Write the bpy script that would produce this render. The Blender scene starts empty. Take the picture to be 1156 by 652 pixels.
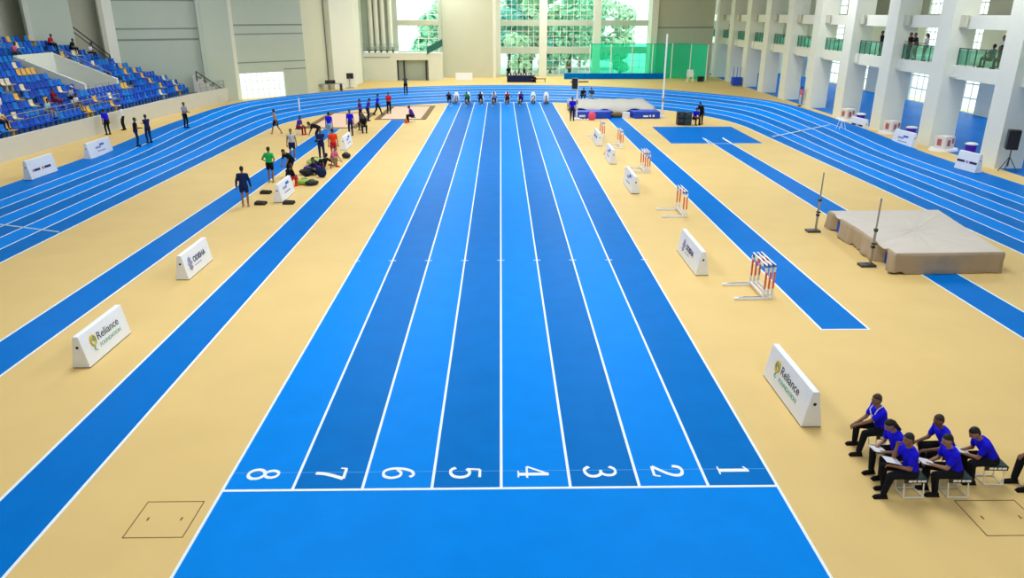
import bpy, bmesh, math, random
from mathutils import Vector, Matrix, Euler
random.seed(7)
R = math.radians
sc = bpy.context.scene
C = sc.collection

# ------------------------------------------------------------------ materials
MATS = {}
def mat(name, col, rough=.6, spec=.3, metal=0, noise=0, nscale=8, bump=0, emit=0, bscale=60):
    if name in MATS: return MATS[name]
    m = bpy.data.materials.new(name); m.use_nodes = True
    nt = m.node_tree; b = nt.nodes['Principled BSDF']
    b.inputs['Roughness'].default_value = rough
    b.inputs['Specular IOR Level'].default_value = spec
    b.inputs['Metallic'].default_value = metal
    c = (*col, 1)
    tc = nt.nodes.new('ShaderNodeTexCoord')
    n = nt.nodes.new('ShaderNodeTexNoise'); n.inputs['Scale'].default_value = nscale; n.inputs['Detail'].default_value = 5
    nt.links.new(tc.outputs['Object'], n.inputs['Vector'])
    mx = nt.nodes.new('ShaderNodeMix'); mx.data_type = 'RGBA'
    k = noise if noise else .03
    mx.inputs['A'].default_value = (*[v * (1 - k) for v in col], 1)
    mx.inputs['B'].default_value = (*[min(1, v * (1 + k)) for v in col], 1)
    nt.links.new(n.outputs['Fac'], mx.inputs['Factor'])
    nt.links.new(mx.outputs['Result'], b.inputs['Base Color'])
    if bump:
        n2 = nt.nodes.new('ShaderNodeTexNoise'); n2.inputs['Scale'].default_value = bscale
        nt.links.new(tc.outputs['Object'], n2.inputs['Vector'])
        bp = nt.nodes.new('ShaderNodeBump'); bp.inputs['Strength'].default_value = bump; bp.inputs['Distance'].default_value = .01
        nt.links.new(n2.outputs['Fac'], bp.inputs['Height']); nt.links.new(bp.outputs['Normal'], b.inputs['Normal'])
    if emit:
        b.inputs['Emission Color'].default_value = c; b.inputs['Emission Strength'].default_value = emit
    MATS[name] = m; return m

def clear(name, tint, gloss=.08, dens=0., dcol=(1, 1, 1)):
    m = bpy.data.materials.new(name); m.use_nodes = True; nt = m.node_tree
    for n in list(nt.nodes): nt.nodes.remove(n)
    o = nt.nodes.new('ShaderNodeOutputMaterial')
    t = nt.nodes.new('ShaderNodeBsdfTransparent'); t.inputs['Color'].default_value = (*tint, 1)
    if dens:
        d = nt.nodes.new('ShaderNodeBsdfDiffuse'); d.inputs['Color'].default_value = (*dcol, 1)
        k = dens
    else:
        d = nt.nodes.new('ShaderNodeBsdfGlossy'); d.inputs['Roughness'].default_value = .05; k = gloss
    mx = nt.nodes.new('ShaderNodeMixShader'); mx.inputs[0].default_value = k
    nt.links.new(t.outputs[0], mx.inputs[1]); nt.links.new(d.outputs[0], mx.inputs[2]); nt.links.new(mx.outputs[0], o.inputs[0])
    return m

M_TAN = mat('tan_polyurethane', (.715, .525, .212), .55, .12, noise=.07, nscale=.6, bump=.05)
M_BL = mat('track_light_blue', (.0, .232, .80), .44, .02, noise=.10, nscale=1.3, bump=.04)
M_BD = mat('track_dark_blue', (.0, .160, .55), .44, .02, noise=.12, nscale=1.3, bump=.04)
M_BM = mat('track_mid_blue', (.0, .162, .58), .44, .02, noise=.10, nscale=1.1, bump=.04)
M_LINE = mat('line_paint', (.80, .90, .95), .5, .3)
M_FAINT = mat('faint_line_paint', (.05, .32, .80), .5, .3)
M_WALL = mat('pale_green_plaster', (.50, .575, .49), .8, .2, noise=.05, nscale=.5)
M_WALLW = mat('white_or_lit_plaster', (.76, .785, .70), .8, .2, noise=.03, nscale=.6)
M_BEIGE = mat('beige_or_shaded_plaster', (.58, .595, .475), .8, .2, noise=.04, nscale=.5)
M_GROOVE = mat('groove_grey', (.25, .29, .26), .8, .1)
M_CONC = mat('stand_concrete', (.16, .22, .29), .8, .2, noise=.08, nscale=2)
M_STWALL = mat('stand_front_paint', (.66, .66, .60), .7, .2, noise=.04, nscale=1)
M_WHITE = mat('white_laminate', (.82, .85, .88), .45, .4)
M_WHITEP = mat('white_powder_coat', (.85, .86, .86), .4, .4)
M_BLACK = mat('black_plastic', (.012, .013, .016), .5, .4)
M_DARK = mat('dark_grey_steel', (.05, .06, .06), .45, .5, metal=.4)
M_STEEL = mat('brushed_steel', (.35, .36, .34), .35, .5, metal=.8)
M_GREY = mat('grey_paint', (.32, .34, .33), .6, .3)
M_RAIL = mat('dark_green_rail', (.03, .09, .085), .4, .4)
M_SEATB = [mat('seat_blue', (.006, .12, .66),.5, .12), mat('seat_royal', (.008, .07, .50),.5, .12), mat('seat_azure', (.008, .20, .66),.5, .12)]
M_SEATY = mat('seat_yellow', (.80, .46, .08), .4, .4)
M_SEATW = mat('seat_cream', (.80, .70, .52), .4, .4)
M_ORANGE = mat('orange_red_stripe', (.80, .13, .02), .5, .3)
M_RED = mat('red_cloth', (.62, .02, .045), .8, .1)
M_PINK = mat('pink_cloth', (.80, .10, .22), .8, .1)
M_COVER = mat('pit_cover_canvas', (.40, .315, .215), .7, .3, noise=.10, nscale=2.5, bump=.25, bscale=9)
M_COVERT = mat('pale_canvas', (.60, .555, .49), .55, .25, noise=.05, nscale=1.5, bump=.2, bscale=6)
M_COVERG = mat('pale_pit_cover', (.47, .46, .42), .7, .2, noise=.06, nscale=2)
M_PIT = mat('pit_blue_vinyl', (.006, .06, .55), .45, .4)
M_SAND = mat('sand_pit_sand', (.78, .56, .40), .95, .05, noise=.1, nscale=4, bump=.3)
M_BROWN = mat('brown_board', (.19, .125, .05), .7, .2)
M_LOGOY = mat('gold_emblem', (.60, .45, .05), .5, .3)
M_LOGOG = mat('green_lettering', (.20, .50, .33), .5, .3)
M_TXT = mat('dark_lettering', (.035, .05, .06), .5, .3)
M_TXTN = mat('navy_lettering', (.02, .02, .11), .5, .3)
M_VIOL = mat('violet_grey_emblem', (.34, .33, .50), .5, .3)
M_BLUEM = mat('blue_mark', (.02, .13, .55), .5, .3)
M_REDM = mat('red_mark', (.60, .06, .08), .5, .3)
M_REDM2 = mat('faded_red_print', (.42, .12, .12), .6, .2)
M_HATCH = mat('hatch_seam', (.17, .10, .04), .8, .1)
M_TEAL = mat('dark_teal_seat_pad', (.012, .04, .045), .5, .4)
M_CARTON = mat('carton_white', (.72, .68, .66), .7, .2)
M_GLASS = clear('window_glass', (.80, .97, .92), .06)
M_GLASSC = clear('clear_window_glass', (.93, .99, .98), .05)
M_RGLASS = clear('green_railing_glass', (.45, .80, .72), .12)
M_NET = clear('green_net_mesh', (.50, 1, .86), dens=.20, dcol=(.02, .95, .63))
M_SHUT = mat('shutter_grey_green', (.40, .47, .40), .5, .3)
M_CEIL = mat('ceiling_white', (.80, .82, .80), .8, .1)
M_LEAF = [mat('leaf_green', (.34, .62, .42), .8, .1, noise=.4, nscale=3), mat('leaf_teal', (.15, .46, .42), .8, .1, noise=.4, nscale=3), mat('leaf_lime', (.56, .78, .50), .8, .1, noise=.4, nscale=3)]
M_BARK = mat('bark', (.14, .10, .07), .9, .1)
M_OUT = mat('outside_paving', (.62, .63, .60), .9, .1, noise=.1)

# ------------------------------------------------------------------ mesh builder
class MB:
    def __init__(s): s.v = []; s.f = []; s.m = []; s.mats = []
    def mi(s, m):
        if m not in s.mats: s.mats.append(m)
        return s.mats.index(m)
    def add(s, vs, fs, m=None):
        o = len(s.v); s.v += [tuple(v) for v in vs]; k = s.mi(m)
        for f in fs: s.f.append([i + o for i in f]); s.m.append(k)
        return s
    def box(s, lo, hi, m=None, rz=0, piv=None, M=None):
        x0, y0, z0 = lo; x1, y1, z1 = hi
        vs = [Vector(p) for p in ((x0,y0,z0),(x1,y0,z0),(x1,y1,z0),(x0,y1,z0),(x0,y0,z1),(x1,y0,z1),(x1,y1,z1),(x0,y1,z1))]
        if M is not None: vs = [M @ v for v in vs]
        if rz:
            p = Vector(piv or (0,0,0)); Q = Matrix.Rotation(rz, 3, 'Z'); vs = [Q @ (v - p) + p for v in vs]
        return s.add(vs, [(0,3,2,1),(4,5,6,7),(0,1,5,4),(1,2,6,5),(2,3,7,6),(3,0,4,7)], m)
    def prism(s, poly, ax, a0, a1, m=None):
        # poly: 2D points; ax: axis extruded ('x': poly=(y,z), 'y': poly=(x,z), 'z': poly=(x,y))
        def P(p, a):
            return {'x': (a, p[0], p[1]), 'y': (p[0], a, p[1]), 'z': (p[0], p[1], a)}[ax]
        n = len(poly); vs = [P(p, a0) for p in poly] + [P(p, a1) for p in poly]
        fs = [tuple(range(n - 1, -1, -1)), tuple(range(n, 2 * n))] + [(i, (i + 1) % n, n + (i + 1) % n, n + i) for i in range(n)]
        return s.add(vs, fs, m)
    def tube(s, pts, r, m=None, n=8, closed=False):
        pts = [Vector(p) for p in pts]; N = len(pts); vs = []; fs = []
        rs = r if isinstance(r, (list, tuple)) else [r] * N
        for i, p in enumerate(pts):
            a = pts[(i - 1) % N] if (i or closed) else p; b = pts[(i + 1) % N] if (i < N - 1 or closed) else p
            t = (b - a).normalized(); u = t.cross(Vector((0, 0, 1)))
            if u.length < .05: u = t.cross(Vector((1, 0, 0)))
            u.normalize(); w = t.cross(u)
            for k in range(n):
                q = 2 * math.pi * k / n; vs.append(p + (u * math.cos(q) + w * math.sin(q)) * rs[i])
        for i in range(N if closed else N - 1):
            j = (i + 1) % N
            for k in range(n): fs.append((i*n+k, i*n+(k+1)%n, j*n+(k+1)%n, j*n+k))
        if not closed: fs += [tuple(range(n - 1, -1, -1)), tuple(range((N-1)*n, N*n))]
        return s.add(vs, fs, m)
    def capsule(s, p0, p1, r0, r1, m=None, n=12, k=4):
        p0, p1 = Vector(p0), Vector(p1); t = p1 - p0
        if t.length < 1e-5: t = Vector((0, 0, 1e-4))
        d = t.normalized(); u = d.cross(Vector((0, 0, 1)))
        if u.length < .05: u = d.cross(Vector((1, 0, 0)))
        u.normalize(); w = d.cross(u); rings = []
        for i in range(k + 1):
            a = math.pi / 2 * (i / k) if i else .12
            rings.append((p0 - d * r0 * math.cos(a), r0 * math.sin(a)))
        for i in range(k + 1):
            a = math.pi / 2 * (1 - i / k) if i < k else .12
            rings.append((p1 + d * r1 * math.cos(a), r1 * math.sin(a)))
        vs = []; fs = []
        for c, rr in rings:
            for q in range(n):
                an = 2 * math.pi * q / n; vs.append(c + (u * math.cos(an) + w * math.sin(an)) * rr)
        N = len(rings)
        for i in range(N - 1):
            for q in range(n): fs.append((i*n+q, i*n+(q+1)%n, (i+1)*n+(q+1)%n, (i+1)*n+q))
        fs += [tuple(range(n - 1, -1, -1)), tuple(range((N-1)*n, N*n))]
        return s.add(vs, fs, m)
    def ell(s, c, rad, m=None, M=None, n=14, k=9, zmin=-1):
        c = Vector(c); M = M or Matrix.Identity(3); vs = []; fs = []
        a0 = math.acos(max(-1, min(1, zmin))) if zmin > -1 else math.pi
        for i in range(k + 1):
            a = .06 + (a0 - .12 + .06) * i / k if zmin > -1 else .06 + (math.pi - .12) * i / k
            for q in range(n):
                b = 2 * math.pi * q / n
                vs.append(c + M @ Vector((rad[0]*math.sin(a)*math.cos(b), rad[1]*math.sin(a)*math.sin(b), rad[2]*math.cos(a))))
        for i in range(k):
            for q in range(n): fs.append((i*n+q, (i+1)*n+q, (i+1)*n+(q+1)%n, i*n+(q+1)%n))
        fs += [tuple(range(n)), tuple(range((k+1)*n-1, k*n-1, -1))]
        return s.add(vs, fs, m)
    def loft(s, rings, m=None, n=16):
        # rings: (center, rx, ry, xaxis, yaxis)
        vs = []; fs = []
        for c, rx, ry, X, Y in rings:
            for q in range(n):
                b = 2*math.pi*q/n; vs.append(Vector(c) + X*(rx*math.cos(b)) + Y*(ry*math.sin(b)))
        for i in range(len(rings)-1):
            for q in range(n): fs.append((i*n+q, i*n+(q+1)%n, (i+1)*n+(q+1)%n, (i+1)*n+q))
        fs += [tuple(range(n-1,-1,-1)), tuple(range((len(rings)-1)*n, len(rings)*n))]
        return s.add(vs, fs, m)
    def grid(s, rows, m=None):
        n = len(rows[0]); vs = [p for r in rows for p in r]; fs = []
        for i in range(len(rows)-1):
            for j in range(n-1): fs.append((i*n+j, i*n+j+1, (i+1)*n+j+1, (i+1)*n+j))
        return s.add(vs, fs, m)
    def mesh(s, name, mats=None, smooth=False):
        me = bpy.data.meshes.new(name); me.from_pydata(s.v, [], s.f)
        ms = mats if mats else [x for x in s.mats if x]
        for x in ms: me.materials.append(x)
        if not mats and None not in s.mats: me.polygons.foreach_set('material_index', s.m)
        if smooth: me.polygons.foreach_set('use_smooth', [True] * len(me.polygons))
        me.update(); return me
    def build(s, name, m=None, parent=None, smooth=False, bevel=0, **kw):
        me = s.mesh(name, [m] if m else None, smooth)
        o = bpy.data.objects.new(name, me); C.objects.link(o)
        if parent: o.parent = parent
        if bevel:
            b = o.modifiers.new('edge', 'BEVEL'); b.width = bevel; b.segments = 2; b.limit_method = 'ANGLE'
        for k, v in kw.items(): o[k] = v
        return o
def B(lo, hi, m=None, **k): return MB().box(lo, hi, m, **k)

def tag(o, label, cat, group=None, kind=None):
    o['label'] = label; o['category'] = cat
    if group: o['group'] = group
    if kind: o['kind'] = kind
    return o
def thing(name, label, cat, loc=(0,0,0), rz=0, group=None):
    o = bpy.data.objects.new(name, None); C.objects.link(o); o.location = loc; o.rotation_euler = (0,0,rz)
    o.empty_display_size = .2
    return tag(o, label, cat, group)
def copy_tree(o, parent=None):
    c = o.copy(); C.objects.link(c); c.parent = parent
    for ch in list(o.children): copy_tree(ch, c)
    return c
def struct(o, label=None, cat='structure'):
    o['kind'] = 'structure'; o['category'] = cat
    if label: o['label'] = label
    return o

def text_mesh(s, size, depth=.002, bold=0):
    cu = bpy.data.curves.new('t', 'FONT'); cu.body = s; cu.size = size; cu.align_x = 'LEFT'; cu.align_y = 'BOTTOM_BASELINE'
    cu.extrude = depth; cu.offset = bold
    o = bpy.data.objects.new('t', cu); C.objects.link(o)
    dg = bpy.context.evaluated_depsgraph_get()
    me = bpy.data.meshes.new_from_object(o.evaluated_get(dg)); bpy.data.objects.remove(o); bpy.data.curves.remove(cu)
    return me
def text_part(name, s, size, m, parent, M, bold=0, width=None):
    me = text_mesh(s, size, bold=bold)
    xs = [v.co.x for v in me.vertices]
    if width:
        k = width / (max(xs) - min(xs))
        for v in me.vertices: v.co.x *= k
    me.transform(M); me.materials.clear(); me.materials.append(m)
    o = bpy.data.objects.new(name, me); C.objects.link(o); o.parent = parent
    return o

# ================================================================== PEOPLE (built first)
def skin(i):
    cs = [(.25,.125,.07), (.19,.09,.05), (.33,.18,.11), (.14,.066,.038), (.42,.25,.17)]
    return mat('skin_tone_%d' % i, cs[i], .55, .3)
def cloth(name, col): return mat('cloth_' + name, col, .85, .1, noise=.08, nscale=14)
CL = dict(blue=cloth('royal_blue', (.012,.010,.72)), navy=cloth('navy', (.012,.022,.085)), black=cloth('black', (.010,.011,.015)),
    white=cloth('white', (.72,.75,.78)), grey=cloth('grey', (.30,.33,.40)), green=cloth('bright_green', (.02,.46,.10)), red=cloth('orange_red', (.76,.05,.012)),
    maroon=cloth('maroon', (.20,.008,.03)), teal=cloth('teal', (.01,.10,.14)), cyan=cloth('pale_cyan', (.42,.66,.72)), purple=cloth('violet', (.08,.02,.38)),
    lightblue=cloth('light_blue_denim', (.22,.42,.70)), dkbrown=cloth('dark_brown', (.022,.014,.014)), pink=cloth('pink', (.70,.14,.24)), khaki=cloth('khaki', (.35,.28,.16)),
    crimson=cloth('crimson', (.55,.015,.04)), ltgrey=cloth('light_grey', (.46,.50,.56)))
M_HAIR = mat('black_hair', (.012,.010,.010), .6, .3)
M_HAIRB = mat('brown_black_hair', (.045,.022,.014), .6, .3)
M_EYEW = mat('dark_eye', (.01,.008,.008), .3, .5)
M_LIP = mat('lip', (.20,.07,.055), .5, .3)

def ik(a, t, l1, l2, pole):
    a, t = Vector(a), Vector(t); d = t - a; L = d.length
    if L > (l1 + l2) * .995: t = a + d.normalized() * (l1 + l2) * .995; d = t - a; L = d.length
    dn = d.normalized(); x = (l1*l1 - l2*l2 + L*L) / (2*L); h = math.sqrt(max(0, l1*l1 - x*x))
    p = Vector(pole); p = p - dn * p.dot(dn)
    if p.length < 1e-4: p = Vector((0, 1, 0)) - dn * dn.y
    return a + dn * x + p.normalized() * h, t

def remesh(obs, vox):
    for o, vx in obs:
        a = o.modifiers.new('r', 'REMESH'); a.mode = 'VOXEL'; a.voxel_size = vx; a.use_smooth_shade = True
        b = o.modifiers.new('s', 'SMOOTH'); b.factor = .5; b.iterations = 4
    dg = bpy.context.evaluated_depsgraph_get()
    for o, vx in obs:
        me = bpy.data.meshes.new_from_object(o.evaluated_get(dg)); old = o.data
        o.modifiers.clear(); o.data = me
        bpy.data.meshes.remove(old)
PENDING = []; FINGERS = []

def person(label, loc, face, pose='stand', shirt='blue', pants='black', hair=0, sk=0, fine=False, shorts=False, bare=False, sleeves=True,
           scale=1.0, lean=0, hands=None, feet=None, pelvis=None, look=(0, 0), shoes='black', longhair=False, cap=None, group=None, tee=None, longsleeve=False, barefoot=False):
    """face: world heading in degrees the figure looks along (0 = +Y, 90 = -X, 180 = -Y, 270 = +X)"""
    root = thing('person', label, 'person', loc, R(face), group); root.scale = (scale,)*3
    V = Vector
    seat = None
    P = dict(pel=V((0,0,.93)), lean=4, fL=V((-.11,.02,.08)), fR=V((.11,-.02,.08)), hL=V((-.27,.03,.80)), hR=V((.27,.03,.80)))
    if pose == 'akimbo': P.update(hL=V((-.19,.10,1.02)), hR=V((.19,.10,1.02)))
    if pose == 'fold': P.update(hL=V((.10,.24,1.15)), hR=V((-.10,.25,1.19)))
    if pose == 'hold': P.update(hL=V((-.08,.32,1.10)), hR=V((.10,.32,1.10)))
    if pose == 'camera': P.update(hL=V((-.07,.22,1.52)), hR=V((.08,.22,1.52)))
    if pose == 'walk': P.update(fL=V((-.09,.32,.08)), fR=V((.09,-.34,.13)), hL=V((-.25,-.20,.84)), hR=V((.25,.28,.90)), pel=V((0,0,.90)), lean=6)
    if pose == 'rail': P.update(hL=V((-.22,.36,1.02)), hR=V((.22,.36,1.02)), lean=14)
    if pose == 'bend': P.update(pel=V((0,-.15,.88)), lean=75, hL=V((-.16,.55,.42)), hR=V((.16,.52,.38)))
    if pose == 'sprint': P.update(pel=V((0,0,.72)), lean=58, fL=V((-.10,.18,.10)), fR=V((.10,-.62,.22)), hL=V((-.22,.62,.98)), hR=V((.24,-.18,.72)))
    if pose == 'sprint2': P.update(pel=V((0,0,.72)), lean=58, fL=V((-.10,-.62,.22)), fR=V((.10,.18,.10)), hL=V((-.24,-.18,.72)), hR=V((.22,.62,.98)))
    if pose == 'sit': P.update(pel=V((0,0,.50)), lean=22, fL=V((-.13,.46,.08)), fR=V((.13,.42,.08)), hL=V((-.14,.42,.58)), hR=V((.14,.42,.58)))
    if pose == 'ground': P.update(pel=V((0,0,.12)), lean=18, fL=V((-.16,.62,.08)), fR=V((.15,.55,.08)), hL=V((-.14,.42,.42)), hR=V((.16,.40,.42)))
    if pose == 'kneel': P.update(pel=V((0,-.05,.34)), lean=25, fL=V((-.11,-.30,.07)), fR=V((.13,.32,.08)), hL=V((-.14,.42,.35)), hR=V((.14,.42,.38)))
    if pose == 'squat': P.update(pel=V((0,-.08,.36)), lean=35, fL=V((-.14,.10,.08)), fR=V((.14,.10,.08)), hL=V((-.14,.42,.45)), hR=V((.14,.42,.45)))
    if lean: P['lean'] = lean
    if hands: P['hL'], P['hR'] = V(hands[0]), V(hands[1])
    if feet: P['fL'], P['fR'] = V(feet[0]), V(feet[1])
    if pelvis: P['pel'] = V(pelvis)
    pel = P['pel']; la = R(P['lean'])
    sp = V((0, math.sin(la), math.cos(la))); spl = V((0, math.sin(la*.75), math.cos(la*.75))); X = V((1,0,0)); fw = V((0, math.cos(la), -math.sin(la)))
    fwl = V((0, math.cos(la*.75), -math.sin(la*.75)))
    waist = pel + spl*.17; chest = waist + sp*.20; neck = chest + sp*.135
    ha = R(P['lean']*.55 + look[1]); hy = R(look[0])
    hd = V((0, math.sin(ha), math.cos(ha)))
    nk2 = neck + (sp + hd).normalized()*.085; HM = Matrix.Rotation(hy, 3, 'Z') @ Matrix.Rotation(-ha, 3, 'X')
    head = nk2 + HM @ V((0, .025, .115))
    shL = chest + sp*.085 - X*.175; shR = chest + sp*.085 + X*.175
    hipL = pel - X*.095; hipR = pel + X*.095
    ep = (.30, -.25, -1) if pose in ('sit', 'hold', 'camera') else (.7, -.6, -.5)
    elL, hL = ik(shL, P['hL'], .29, .255, (-ep[0], ep[1], ep[2])); elR, hR = ik(shR, P['hR'], .29, .255, ep)
    kp = V((0, 1, .25))
    knL, fL = ik(hipL, P['fL'], .44, .42, kp + V((-.15,0,0))); knR, fR = ik(hipR, P['fR'], .44, .42, kp + V((.15,0,0)))
    vb = .011 if fine else .024
    skm = skin(sk)
    b = MB()
    def torso(mb, g, top=True):
        rg = [(pel - spl*.07, .135+g, .105+g, X, fwl), (pel, .160+g, .118+g, X, fwl), (pel + spl*.09, .152+g, .112+g, X, fwl), (waist, .140+g, .104+g, X, fwl),
              (chest - sp*.06, .158+g, .112+g, X, fw), (chest + sp*.04, .172+g, .112+g, X, fw), (chest + sp*.10, .160+g, .095+g, X, fw), (chest + sp*.145, .085+g, .068+g, X, fw)]
        mb.loft(rg)
        mb.capsule(shL, shR, .062+g, .062+g)
    torso(b, -.012)
    b.capsule(neck - sp*.03, nk2 + HM @ V((0,.01,.03)), .058, .052)
    b.ell(head, (.076, .092, .112), None, HM)
    b.ell(head + HM @ V((0,.035,-.052)), (.055, .058, .062), None, HM)
    b.capsule(head + HM @ V((0,.088,.008)), head + HM @ V((0,.106,-.022)), .012, .017)
    for s in (-1, 1): b.ell(head + HM @ V((s*.078,-.005,-.008)), (.012, .022, .033), None, HM)
    for sh, el, h in ((shL, elL, hL), (shR, elR, hR)):
        b.capsule(sh, el, .050, .040); b.capsule(el, h, .041, .028)
        d = (h - el).normalized(); b.capsule(h, h + d*.07, .030, .033)
    for hp, kn, ft in ((hipL, knL, fL), (hipR, knR, fR)):
        b.capsule(hp, kn, .082, .056); mid = kn.lerp(ft, .35) + V((0,-.012,0)); b.capsule(kn, mid, .054, .055); b.capsule(mid, ft, .055, .036)
        b.capsule(ft + V((0,-.03,-.035)), ft + V((0,.12,-.045)), .036, .030)
    o = b.build('body', skm, root, True); PENDING.append((o, vb))
    # fingers: four unequal curled fingers and a thumb on each hand
    fb = MB()
    for s, el, h in ((-1, elL, hL), (1, elR, hR)):
        d = (h - el).normalized(); side = d.cross(V((0,0,1)));
        if side.length < .1: side = d.cross(V((0,1,0)))
        side.normalize(); pn = side.cross(d).normalized()
        if pn.z > 0: pn = -pn
        k = h + d*.085
        for i, ln in enumerate((.068, .078, .073, .056)):
            base = k + side*(-.030 + .020*i); p1 = base + (d*.85 + pn*.35).normalized()*ln*.55; p2 = p1 + (d*.45 + pn*.9).normalized()*ln*.5
            fb.capsule(base - d*.02, p1, .0095, .0088, n=8, k=2); fb.capsule(p1, p2, .0088, .007, n=8, k=2)
        tb = h + d*.025 - side*s*.026*(1 if s > 0 else 1); t1 = tb + (d*.7 - side*s*.7 + pn*.25).normalized()*.045; t2 = t1 + (d*.9 - side*s*.2 + pn*.45).normalized()*.032
        fb.capsule(tb, t1, .012, .0105, n=8, k=2); fb.capsule(t1, t2, .0105, .008, n=8, k=2)
    FINGERS.append((o, fb, skm))
    # hair
    h = MB()
    h.ell(head + HM @ V((0,-.014,.020)), (.085, .098, .104), None, HM @ Matrix.Rotation(R(24), 3, 'X'), zmin=.10)
    h.ell(head + HM @ V((0,-.034,-.012)), (.080, .076, .085), None, HM)
    if longhair: h.capsule(head + HM @ V((0,-.08,.0)), nk2 + HM @ V((0,-.10,-.12)), .055, .03)
    h.build('hair', M_HAIRB if hair else M_HAIR, root, True)
    if cap:
        c = MB(); c.ell(head + HM @ V((0,-.004,.045)), (.092, .104, .085), None, HM, zmin=.05); c.box((-.06,.06,-.005), (.06,.165,.008), None, M=Matrix.Translation(head + HM @ V((0,0,.05))) @ HM.to_4x4())
        c.build('cap', CL[cap], root, True)
    for s in (-1, 1): MB().ell(head + HM @ V((s*.030,.083,.012)), (.012, .008, .008), None, HM, n=8, k=5).build('eye', M_EYEW, root, True)
    MB().ell(head + HM @ V((0,.091,-.052)), (.024, .007, .008), None, HM, n=8, k=5).build('mouth', M_LIP, root, True)
    # clothes
    g = .016
    if not bare:
        t = MB(); torso(t, g)
        if sleeves:
            for sh, el, hh in ((shL, elL, hL), (shR, elR, hR)):
                if longsleeve: t.capsule(sh, el, .066, .056); t.capsule(el, el.lerp(hh, .9), .055, .044)
                else: t.capsule(sh, sh.lerp(el, .62), .066, .062)
        to = t.build('shirt', CL[shirt], root, True); PENDING.append((to, vb))
    p = MB()
    p.loft([(pel - spl*.08, .15, .122, X, fwl), (pel, .180, .138, X, fwl), (pel + spl*.09, .172, .132, X, fwl)])
    for hp, kn, ft in ((hipL, knL, fL), (hipR, knR, fR)):
        if shorts: p.capsule(hp, hp.lerp(kn, .58), .100, .090)
        else: p.capsule(hp, kn, .100, .073); p.capsule(kn, kn.lerp(ft, .93), .072, .056)
    po = p.build('shorts' if shorts else 'trousers', CL[pants], root, True); PENDING.append((po, vb))
    if not barefoot:
        for ft in (fL, fR):
            q = MB(); q.capsule(ft + V((0,-.04,-.034)), ft + V((0,.14,-.042)), .044, .036); q.box((ft.x-.042, ft.y-.085, ft.z-.08), (ft.x+.042, ft.y+.175, ft.z-.058))
            q.build('shoe', CL[shoes], root, True)
    root['_k'] = 0; del root['_k']
    return dict(root=root, hL=hL, hR=hR, head=head, HM=HM, chest=chest, pel=pel, fw=fw, sp=sp, neck=neck)

def sheet(p, name, label, size=(.21,.29), m=None, z=.03, cat='paper'):
    """paper or clipboard lying across a seated person's hands, a thing of its own"""
    r = p['root']; c = (p['hL'] + p['hR'])/2 + Vector((0,.06,z))
    Q = Matrix.Rotation(R(14), 4, 'X')
    o = B((-size[0]/2,-size[1]/2,0), (size[0]/2,size[1]/2,.006)).build(name, m or CL['white'])
    M = Matrix.LocRotScale(r.location, r.rotation_euler, r.scale) @ Matrix.Translation(c)
    o.matrix_world = M @ Q
    return tag(o, label, cat)

# --- six seated officials in the right foreground
G6 = 'officials seated on folding stools'
sit = dict(pose='sit', pants='black', fine=True, shirt='blue', scale=.93)
p1 = person('seated official with a white lanyard, farthest back of the blue-shirted group', (7.17,12.0,0), 92, **sit, lean=20, hands=((-.02,.55,.60),(.10,.50,.58)), feet=((-.20,.52,.08),(.20,.40,.08)), look=(8,2), hair=1, sk=0, shoes='dkbrown', group=G6)
p2 = person('seated official with papers on the lap, second from the back of the blue group', (7.08,11.2,0), 100, **sit, lean=24, hands=((-.10,.40,.60),(.12,.38,.60)), feet=((-.10,.38,.08),(.10,.44,.08)), look=(0,22), sk=2, longhair=True, group=G6)
p3 = person('seated official with a hand raised to the chin, front left of the blue group', (6.99,10.62,0), 90, **sit, lean=14, hands=((-.06,.36,.64),(.07,.30,.98)), feet=((-.13,.50,.08),(.13,.36,.08)), look=(14,4), sk=0, group=G6)
p4 = person('seated official with elbows on knees behind the front two stools', (8.03,11.30,0), 90, **sit, lean=30, hands=((-.16,.52,.56),(.14,.54,.58)), feet=((-.14,.42,.08),(.12,.34,.08)), look=(10,0), hair=1, sk=1, group=G6)
p5 = person('seated official with forearms on the lap, middle stool of the front row', (7.76,10.62,0), 88, **sit, lean=24, hands=((-.06,.50,.66),(.10,.46,.62)), feet=((-.10,.34,.08),(.12,.42,.08)), look=(10,6), sk=2, group=G6)
p6 = person('seated official hunched over a sheet, rightmost of the blue-shirted group', (8.60,10.97,0), 88, **sit, lean=38, hands=((.02,.54,.60),(.12,.46,.62)), feet=((-.12,.34,.08),(.12,.30,.08)), look=(4,18), sk=2, group=G6)
p7 = person('person at the right edge showing only a dark shoe beside the stools', (9.56,10.78,0), 90, pose='sit', pants='black', shirt='blue', fine=True, feet=((-.13,.44,.08),(.13,.50,.08)), shoes='black')
sheet(p2, 'paper_sheet', 'white paper sheet on the lap of the official second from the back', (.23,.30), z=.0)
sheet(p3, 'clipboard', 'white clipboard on the lap of the official with a hand at the chin', (.21,.30), z=-.09)
sheet(p5, 'paper_sheet', 'white paper held by the official on the middle front stool', (.21,.28), z=.02)
sheet(p6, 'paper_sheet', 'white paper read by the hunched rightmost official', (.21,.30), z=.02)
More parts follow.
